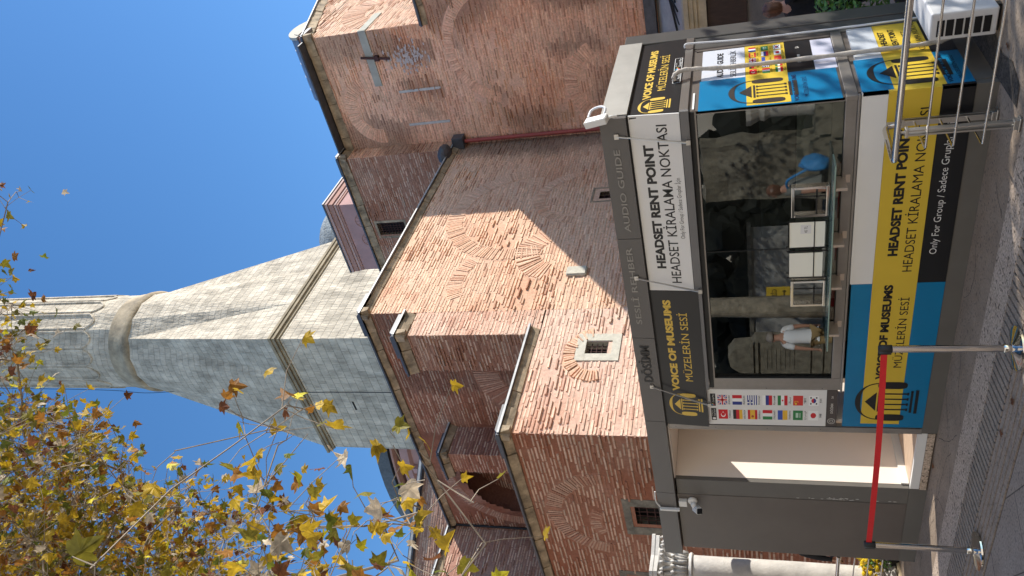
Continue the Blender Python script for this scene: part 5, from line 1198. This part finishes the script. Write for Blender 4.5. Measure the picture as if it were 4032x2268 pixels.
    for n in 'lr':
        a_, e_, w_ = Vector(J[n + 'sh'][0]), Vector(J[n + 'el'][0]), Vector(J[n + 'wr'][0])
        if sleeve >= 1: JJ[n + 'el'] = (tuple(e_), .052 * k); JJ[n + 'cuff'] = (tuple(e_ + (w_ - e_) * .92), .036 * k); ee += [(n + 'sh', n + 'el'), (n + 'el', n + 'cuff')]
        else: JJ[n + 'cuff'] = (tuple(a_ + (e_ - a_) * .72), .064 * k); ee += [(n + 'sh', n + 'cuff')]
    skin_mesh('shirt', JJ, ee, top, p, 'pelvis')
    JJ, ee = shell(['pelvis', 'lhip', 'rhip', 'lkn', 'rkn', 'lan', 'ran'], [('pelvis', 'lhip'), ('pelvis', 'rhip'), ('lhip', 'lkn'), ('rhip', 'rkn'), ('lkn', 'lan'), ('rkn', 'ran')], 'trousers', legs, 'pelvis', 1.16)
    skin_mesh('trousers', JJ, ee, legs, p, 'pelvis')
    b = MB()
    for n in 'lr':
        t = Vector(J[n + 'toe'][0]); a_ = Vector(J[n + 'an'][0]); c0 = (t * .55 + a_ * .45); d_ = (t - a_); d_.z = 0; d_.normalize()
        bm = bmesh.new(); bmesh.ops.create_icosphere(bm, subdivisions=3, radius=1)
        for v in bm.verts:
            q = v.co; lat = Vector((-d_.y, d_.x, 0)); co = d_ * q.x * .14 * k + lat * q.y * .05 * k; v.co = Vector((c0.x + co.x, c0.y + co.y, max(bz, bz + .045 * k + q.z * .05 * k)))
        b.bm(bm)
    b.build('shoes', 'black_rub', p, smooth=True)
    return p
person((-.42, 3.15, -.035), 60, 1.42, 'person with brown hair in dark clothes walking behind the kiosk at the right edge', 'cloth_dark', 'cloth_dark', 'hairbr', 1.0, hair_len=.9, stride=.12)
person((-6.78, .92, -.06), -60, 1.42, 'person in dark long sleeved clothes with a bare hand, standing behind the marble column', 'cloth_dark', 'cloth_dark', 'hairgr', 1.0)
# people standing outside the frame who are mirrored in the kiosk window
person((-5.95, -4.0, -.036), 200, 1.42, 'person in a white T-shirt walking past, mirrored in the kiosk window', 'cloth_white', 'cloth_khaki', 'hairgr', .6, stride=.14, lean=.08)
wm = person((-2.75, -3.35, -.036), 170, 1.40, 'person in a grey top with a blue bag, mirrored in the kiosk window', 'cloth_grey', 'cloth_dark', 'hairbr', .6, hair_len=.5, lean=.18)
bag = empty('shoulder_bag', (-2.45, -3.25, .60), 'bright blue shoulder bag carried on the back of the person in grey', 'bag')
b = MB(); b.ico((-2.45, -3.27, .82), .15, 3, (.6, .95, 1.15), None, .3, 3); b.build('bag_body', 'bag_blue', bag, smooth=True)
b = MB(); b.tube(curve_pts([(-2.47, -3.16, .92), (-2.62, -3.17, 1.14), (-2.80, -3.22, 1.10), (-2.86, -3.24, .95)], 6), .016, 8); b.build('strap', 'bag_blue', bag)

# ================================================================== things mirrored in the glass (behind the camera)
stl = empty('stone_stele', (-9.3, -7.0, -.04), 'tall carved stone slab with a pointed top, mirrored at the left of the window', 'stele')
b = MB(); b.prism([(-9.78, -.04), (-8.86, -.04), (-8.84, 1.55), (-8.98, 1.62), (-9.02, 1.98), (-9.25, 2.12), (-9.55, 2.08), (-9.74, 1.85), (-9.82, 1.60)], -7.35, -7.0, 'y'); b.build('slab', 'oldstone', stl)
b = MB(); b.box(-9.84, -8.80, -7.0, -6.95, 1.60, 1.66); b.box(-9.84, -8.80, -7.0, -6.94, 1.50, 1.54); b.box(-9.84, -8.80, -7.0, -6.95, .46, .50); b.box(-9.84, -8.80, -7.0, -6.95, .22, .25)
for k in range(7): b.box(-9.6, -9.05 + .05 * (k % 3), -6.998, -6.985, .78 + k * .09, .80 + k * .09)
b.build('carving', 'oldstone', stl)
rk = MB(); bm = bmesh.new(); bmesh.ops.create_cube(bm, size=1); bmesh.ops.subdivide_edges(bm, edges=bm.edges[:], cuts=9, use_grid_fill=True)
for v in bm.verts:
    q = Vector((-4.75 + v.co.x * 1.15, -7.25 + v.co.y * .35, 1.18 + v.co.z * 2.42)); q += Vector((noise.noise(q * 2.2), noise.noise(q * 2.2 + Vector((9, 0, 0))), noise.noise(q * 2.2 + Vector((0, 9, 0))))) * .10; v.co = q
rk.bm(bm); o = rk.build('rough_stone_block', 'oldstone'); tag(o, 'rough weathered stone pier mirrored in the right half of the window', 'stone')
gw = empty('garden_wall', (-9.5, -9.2, -.04), 'low pale stone wall with dappled shade, mirrored in the middle of the window', 'wall')
b = MB(); b.box(-16, -7.6, -9.5, -9.06, -.04, 1.56); b.build('wall', mat('pale_render', (.36, .35, .33), .9, noise_amt=.3, noise_scale=2), gw)
b = MB(); b.box(-16.1, -7.5, -9.55, -9.0, 1.562, 1.66); b.build('coping', 'oldstone', gw)
mf = empty('marble_fragment', (-3.75, -7.3, -.04), 'broken fluted marble drum and capital mirrored at the right of the window', 'marble fragment')
b = MB(); b.lathe(-3.55, -7.3, [(.26, .5), (.24, 1.2), (.26, 1.24)], 24); b.build('drum', 'marble', mf)
b = MB(); b.lathe(-3.55, -7.3, [(.26, 1.24), (.30, 1.30), (.28, 1.38), (.36, 1.52), (.36, 1.60)], 16); b.build('capital', 'marble', mf)
b = MB(); b.box(-4.1, -2.6, -7.6, -6.9, -.04, .24); b.box(-4.05, -2.7, -7.55, -6.95, .243, .498); b.build('base', 'oldstone', mf)
gs = empty('entrance_sign', (-6.76, -6.0, -.04), 'yellow entrance sign with an arrow, mirrored in the window', 'sign')
FGi = lambda a, z, off=0: (-a, -6.0 + off, z)
b = MB(); b.box(-6.95, -6.57, -6.03, -6.0, .92, 1.34); b.build('board', 'yellow', gs)
b = MB(); text(b, FGi, "GİRİŞ", 6.60, 6.92, 1.16, 1.24, .003, .02); rect(b, FGi, 6.66, 6.86, 1.02, 1.04, .003); flatpoly(b, FGi, [(6.66, .99), (6.66, 1.07), (6.62, 1.03)], .003); b.build('lettering', 'black', gs)
b = MB(); b.tube([(-6.76, -6.04, -.04), (-6.76, -6.04, 1.3)], .02, 8); b.build('post', 'satin', gs)
# clipped dark hedge, seen only as the black upper part of the reflection, and an added unseen front behind it that bounces warm sunlight
gv = MB(); rn = random.Random(8)
for k in range(260):
    gv.ico((rn.uniform(-30, 4), rn.uniform(-12.2, -11.2), rn.uniform(.3, 2.75)), rn.uniform(.35, .6), 2, (1, 1, .9), None, .5, k)
o = gv.build('hedge', mat('dark_evergreen', (.005, .007, .004), .8, noise_amt=.5, noise_scale=6)); tag(o, 'dark clipped evergreen hedge across the square, mirrored in the top of the window', 'hedge', kind='stuff')
th = empty('bounce_facade', (-9, -13.5, -.04), 'added unseen light-bouncing cream house across the square behind the photographer', 'facade')
b = MB(); b.box(-48, 28, -19, -13.2, -.04, 15); b.build('wall', mat('cream_limestone', (.68, .61, .52), .9, noise_amt=.12, noise_scale=1.5), th)
b = MB(); b.box(-48.3, 28.3, -19.3, -12.9, 15, 15.5); b.build('cornice', 'creamst', th)
for k in range(19):
    for z in (4.0, 7.6, 11.2):
        x = -46 + 4 * k; b = MB(); b.box(x, x + 1.0, -13.18, -13.1, z, z + 1.8); fr = b.build('window', 'paleframe', th)
        b = MB(); b.box(x + .1, x + .9, -13.098, -13.08, z + .1, z + 1.7); b.build('pane', 'dark_in2', fr)

# ================================================================== PLANTS
# yellow chrysanthemums behind the left rail
fb_ = empty('flower_pot', (-6.62, .62, -.1), 'dark pot of bright yellow flowers behind the left steel rail', 'flower pot')
rn = random.Random(31)
b = MB(); b.lathe(-6.62, .66, [(.10, -.1), (.14, .04), (.15, .06), (.13, .06)], 24); b.build('pot', 'pot', fb_)
b = MB()
for k in range(420):
    a = rn.uniform(0, 6.28); r_ = .19 * rn.random() ** .5; z = .08 + .28 * rn.random(); p = (-6.62 + r_ * math.cos(a), .66 + r_ * math.sin(a), z)
    ro = Euler((rn.uniform(-1.2, 1.2), rn.uniform(-1.2, 1.2), rn.uniform(0, 6))).to_matrix(); b.add([tuple(ro @ Vector(q) + Vector(p)) for q in ((-.011, 0, 0), (0, -.006, .003), (.012, .004, 0), (.006, .034, 0), (-.006, .032, .004))], [(0, 1, 2, 3, 4)])
b.build('foliage', 'leafgreen', fb_)
b = MB()
for k in range(170):
    a = rn.uniform(0, 6.28); r_ = .26 * rn.random() ** .4; z = .14 + .28 * rn.random(); b.ico((-6.62 + r_ * math.cos(a), .66 + r_ * math.sin(a), z), rn.uniform(.020, .034), 1, (1, 1, .7), None, .35, k)
b.build('flowers', 'yellowfl', fb_)
# planter with a green shrub at the right edge
pl = empty('planter', (.1, 2.6, -.05), 'dark planter with a glossy green shrub behind the kiosk pier at the right edge', 'planter')
b = MB(); b.cbox(-.3, .5, 2.0, 2.9, -.05, .22, .02); b.build('box', 'pot', pl)
b = MB()
for k in range(1500):
    p = Vector((rn.uniform(-.32, .5), rn.uniform(2.0, 2.9), .22 + .70 * rn.random() ** .8)); ro = Euler((rn.uniform(-1, 1), rn.uniform(-1, 1), rn.uniform(0, 6))).to_matrix()
    b.add([tuple(ro @ Vector(q) + p) for q in ((-.014, 0, 0), (0, -.02, .004), (.014, 0, 0), (.008, .045, 0), (0, .06, .006), (-.008, .045, 0))], [(0, 1, 2, 3, 4, 5)])
b.build('foliage', 'leafgreen', pl)

# ---- plane trees
def grow(base, trunk_pts, trunk_r, targets, rnd):
    """limbs found by joining every target to the nearest limb already grown"""
    nodes = [Vector(p) for p in trunk_pts]; par = [i - 1 for i in range(len(nodes))]
    for t in targets:
        t = Vector(t); arr = np.array([tuple(n) for n in nodes]); d2 = ((arr - np.array(t)) ** 2).sum(1)
        root = Vector(trunk_pts[-1]); dr = np.sqrt(((arr - np.array(root)) ** 2).sum(1)); ok = dr < (t - root).length + .1
        d2 = np.where(ok, d2, 1e9); i = int(d2.argmin()); a = nodes[i]; L = (t - a).length; n = max(1, int(L / .35)); prev = i
        bow = Vector((rnd.uniform(-1, 1), rnd.uniform(-1, 1), rnd.uniform(-.2, 1))) * L * .10
        for k in range(1, n + 1):
            s_ = k / n; q = a.lerp(t, s_) + bow * math.sin(math.pi * s_) + Vector((rnd.gauss(0, .02), rnd.gauss(0, .02), rnd.gauss(0, .02))); nodes.append(q); par.append(prev); prev = len(nodes) - 1
    return nodes, par
def limbs(nodes, par, nt, r_tip, trunk_r, mbt, mbb):
    """radii by the pipe rule; trunk in mbt, branches in mbb"""
    n = len(nodes); kids = [[] for _ in range(n)]
    for i, p in enumerate(par):
        if p >= 0: kids[p].append(i)
    w_ = [0.0] * n
    for i in range(n - 1, -1, -1): w_[i] = sum(w_[k] for k in kids[i]) if kids[i] else 1.0
    rad = [min(trunk_r, r_tip * (x ** .5)) for x in w_]
    done = set()
    for i in range(n):
        for k in kids[i]:
            if k < nt: continue
            chain = [i, k]; cur = k
            while kids[cur]:
                nx = max(kids[cur], key=lambda q: w_[q])
                # follow only the first child to keep chains unique
                if nx != kids[cur][0] and len(kids[cur]) > 1: pass
                chain.append(nx); cur = nx
            key = tuple(chain[:2])
            if key in done: continue
            # stop the chain where it was already drawn
            out = [chain[0], chain[1]]; done.add(key)
            for a, c_ in zip(chain[1:], chain[2:]):
                if (a, c_) in done: break
                done.add((a, c_)); out.append(c_)
            mbb.tube([nodes[q] for q in out], [min(rad[q], rad[out[1]] * 1.0) if j == 0 else rad[q] for j, q in enumerate(out)], 5 if rad[out[1]] < .03 else 8, None, False)
    mbt.tube([nodes[q] for q in range(nt)], [trunk_r * (1 - .45 * q / max(1, nt - 1)) for q in range(nt)], 14)
    return rad
def ray_pt(az, el, d):
    """point d plan units from the place where the photographer stands, by compass bearing and elevation"""
    return Vector((CP.x + d * math.sin(R(az)) * math.cos(R(el)), CP.y + d * math.cos(R(az)) * math.cos(R(el)), CP.z + d * math.sin(R(el))))
rnd = random.Random(77)
tree = empty('plane_tree', (-5.6, -4.3, -.04), 'plane tree at the left with autumn leaves hanging on thin pale branches', 'tree')
tp = [(-5.6, -4.3, -.04), (-5.55, -4.25, 1.5), (-5.4, -4.1, 3.0), (-5.25, -3.95, 4.3)]
cl_pts = []          # (point, number of leaves, leaf size)
def spray(az, el, d, n, sz, ja=1.0, je=1.0): cl_pts.append((ray_pt(az + rnd.gauss(0, ja), el + rnd.gauss(0, je), d), n, sz))
def look(u, v):
    """direction in which the photographer sees the point (u, v) of a 1024 x 576 view; used to give the crown its outline"""
    return (RGT * (288 - v) - UPV * (u - 512) + FWD * 771.0).normalized()
def inside(u, v, P):
    c = False
    for a, b2 in zip(P, P[1:] + P[:1]):
        if (a[1] > v) != (b2[1] > v) and u < (b2[0] - a[0]) * (v - a[1]) / (b2[1] - a[1]) + a[0]: c = not c
    return c
# crown masses: outline seen from the square, number of leaf clusters, nearest and farthest distance, leaves per cluster
MASS = [([(-60, 405), (45, 412), (90, 432), (150, 462), (215, 492), (262, 520), (285, 600), (285, 760), (-60, 760)], 470, 6.5, 11.5, (10, 16)),
        ([(-60, 470), (110, 480), (190, 530), (220, 600), (-60, 640)], 190, 7, 11.5, (10, 17)),
        ([(-50, 258), (4, 268), (28, 300), (32, 345), (14, 385), (-50, 400)], 30, 7, 9.5, (7, 12)),
        ([(10, 395), (60, 404), (120, 436), (90, 440), (30, 425)], 12, 7, 9.5, (5, 9)),
        ([(-30, 180), (18, 184), (22, 212), (-30, 235)], 5, 7.5, 9, (4, 7)),
        ([(225, 480), (285, 465), (320, 520), (330, 600), (250, 600)], 22, 4.5, 8, (4, 8)),
        ([(240, 418), (300, 405), (335, 430), (300, 460), (245, 452)], 9, 4.5, 6, (2, 4)),
        ([(300, 480), (395, 468), (430, 520), (470, 550), (460, 640), (320, 640)], 26, 3.8, 6.0, (2, 5))]
for P, n, d0, d1, nl in MASS:
    u0, u1 = min(p[0] for p in P), max(p[0] for p in P); v0, v1 = min(p[1] for p in P), max(p[1] for p in P); c = 0
    while c < n:
        u, v = rnd.uniform(u0, u1), rnd.uniform(v0, v1)
        if not inside(u, v, P): continue
        cl_pts.append((CP + look(u, v) * rnd.uniform(d0, d1), rnd.randint(*nl), .066 if d0 > 6 else .088)); c += 1
for u, v, d in ((282, 408, 3.9), (470, 502, 3.6), (482, 543, 3.7), (430, 462, 3.6), (425, 480, 3.7), (95, 566, 3.0), (175, 452, 4.5), (395, 438, 5)): cl_pts.append((CP + look(u, v) * d, 2, .085))
cl_pts.sort(key=lambda c: (c[0] - Vector(tp[-1])).length)
nodes, par = grow(tp[0], tp, .2, [c[0] for c in cl_pts], rnd)
tb_, bb_ = MB(), MB(); limbs(nodes, par, len(tp), .0034, .20, tb_, bb_); tb_.build('trunk', 'bark', tree, smooth=True)
lf = MB(); tw = MB()
for p, n, sz in cl_pts:
    for k in range(n):
        o_ = Vector((rnd.gauss(0, 1), rnd.gauss(0, 1), rnd.gauss(-.1, .8))) * .17; q = p + o_
        mid = p.lerp(q, .5) + Vector((0, 0, rnd.uniform(0, .05))); 
        if rnd.random() < .6: tw.tube([p, mid, q], [.0030, .0024, .0016], 4, None, False)
        ro = Euler((rnd.uniform(-1.9, -.5) if rnd.random() < .75 else rnd.uniform(-.6, 1.5), rnd.uniform(-.9, .9), rnd.uniform(0, 6.28)), 'XYZ').to_matrix()
        put_leaf(lf, q, ro, sz * rnd.uniform(.65, 1.35), rnd)
bb_.v += []; 
bb_.build('branches', 'twig', tree); tw.build('twigs', 'twig', tree); lf.build('foliage', 'leaf', tree)

# second plane tree, outside the frame to the right, whose crown dapples the kiosk's side
rnd = random.Random(5)
tr2 = empty('plane_tree', (7.6, 4.0, -.04), 'leafy plane tree right of the kiosk, shading the blue side posters', 'tree')
tp = [(7.6, 4.0, -.04), (7.5, 4.1, 1.4), (7.2, 4.4, 2.6)]
cp2 = []
while len(cp2) < 330:
    q = Vector((rnd.uniform(-1, 1), rnd.uniform(-1, 1), rnd.uniform(-1, 1)))
    if q.length > 1: continue
    p = Vector((6.3 + q.x * 2.9, 5.0 + q.y * 2.9, 3.55 + q.z * 2.1)); cp2.append((p, 9, .085))
cp2.sort(key=lambda c: (c[0] - Vector(tp[-1])).length)
nodes, par = grow(tp[0], tp, .2, [c[0] for c in cp2], rnd)
tb_, bb_ = MB(), MB(); limbs(nodes, par, len(tp), .0065, .20, tb_, bb_); tb_.build('trunk', 'bark', tr2, smooth=True); bb_.build('branches', 'twig', tr2)
lf = MB()
for p, n, sz in cp2:
    for k in range(n):
        q = p + Vector((rnd.gauss(0, 1), rnd.gauss(0, 1), rnd.gauss(0, .8))) * .22
        put_leaf(lf, q, Euler((rnd.uniform(-2, 1), rnd.uniform(-1, 1), rnd.uniform(0, 6.28))).to_matrix(), .12 * rnd.uniform(.8, 1.3), rnd)
lf.build('foliage', 'leaf', tr2)
bpy.context.view_layer.update()
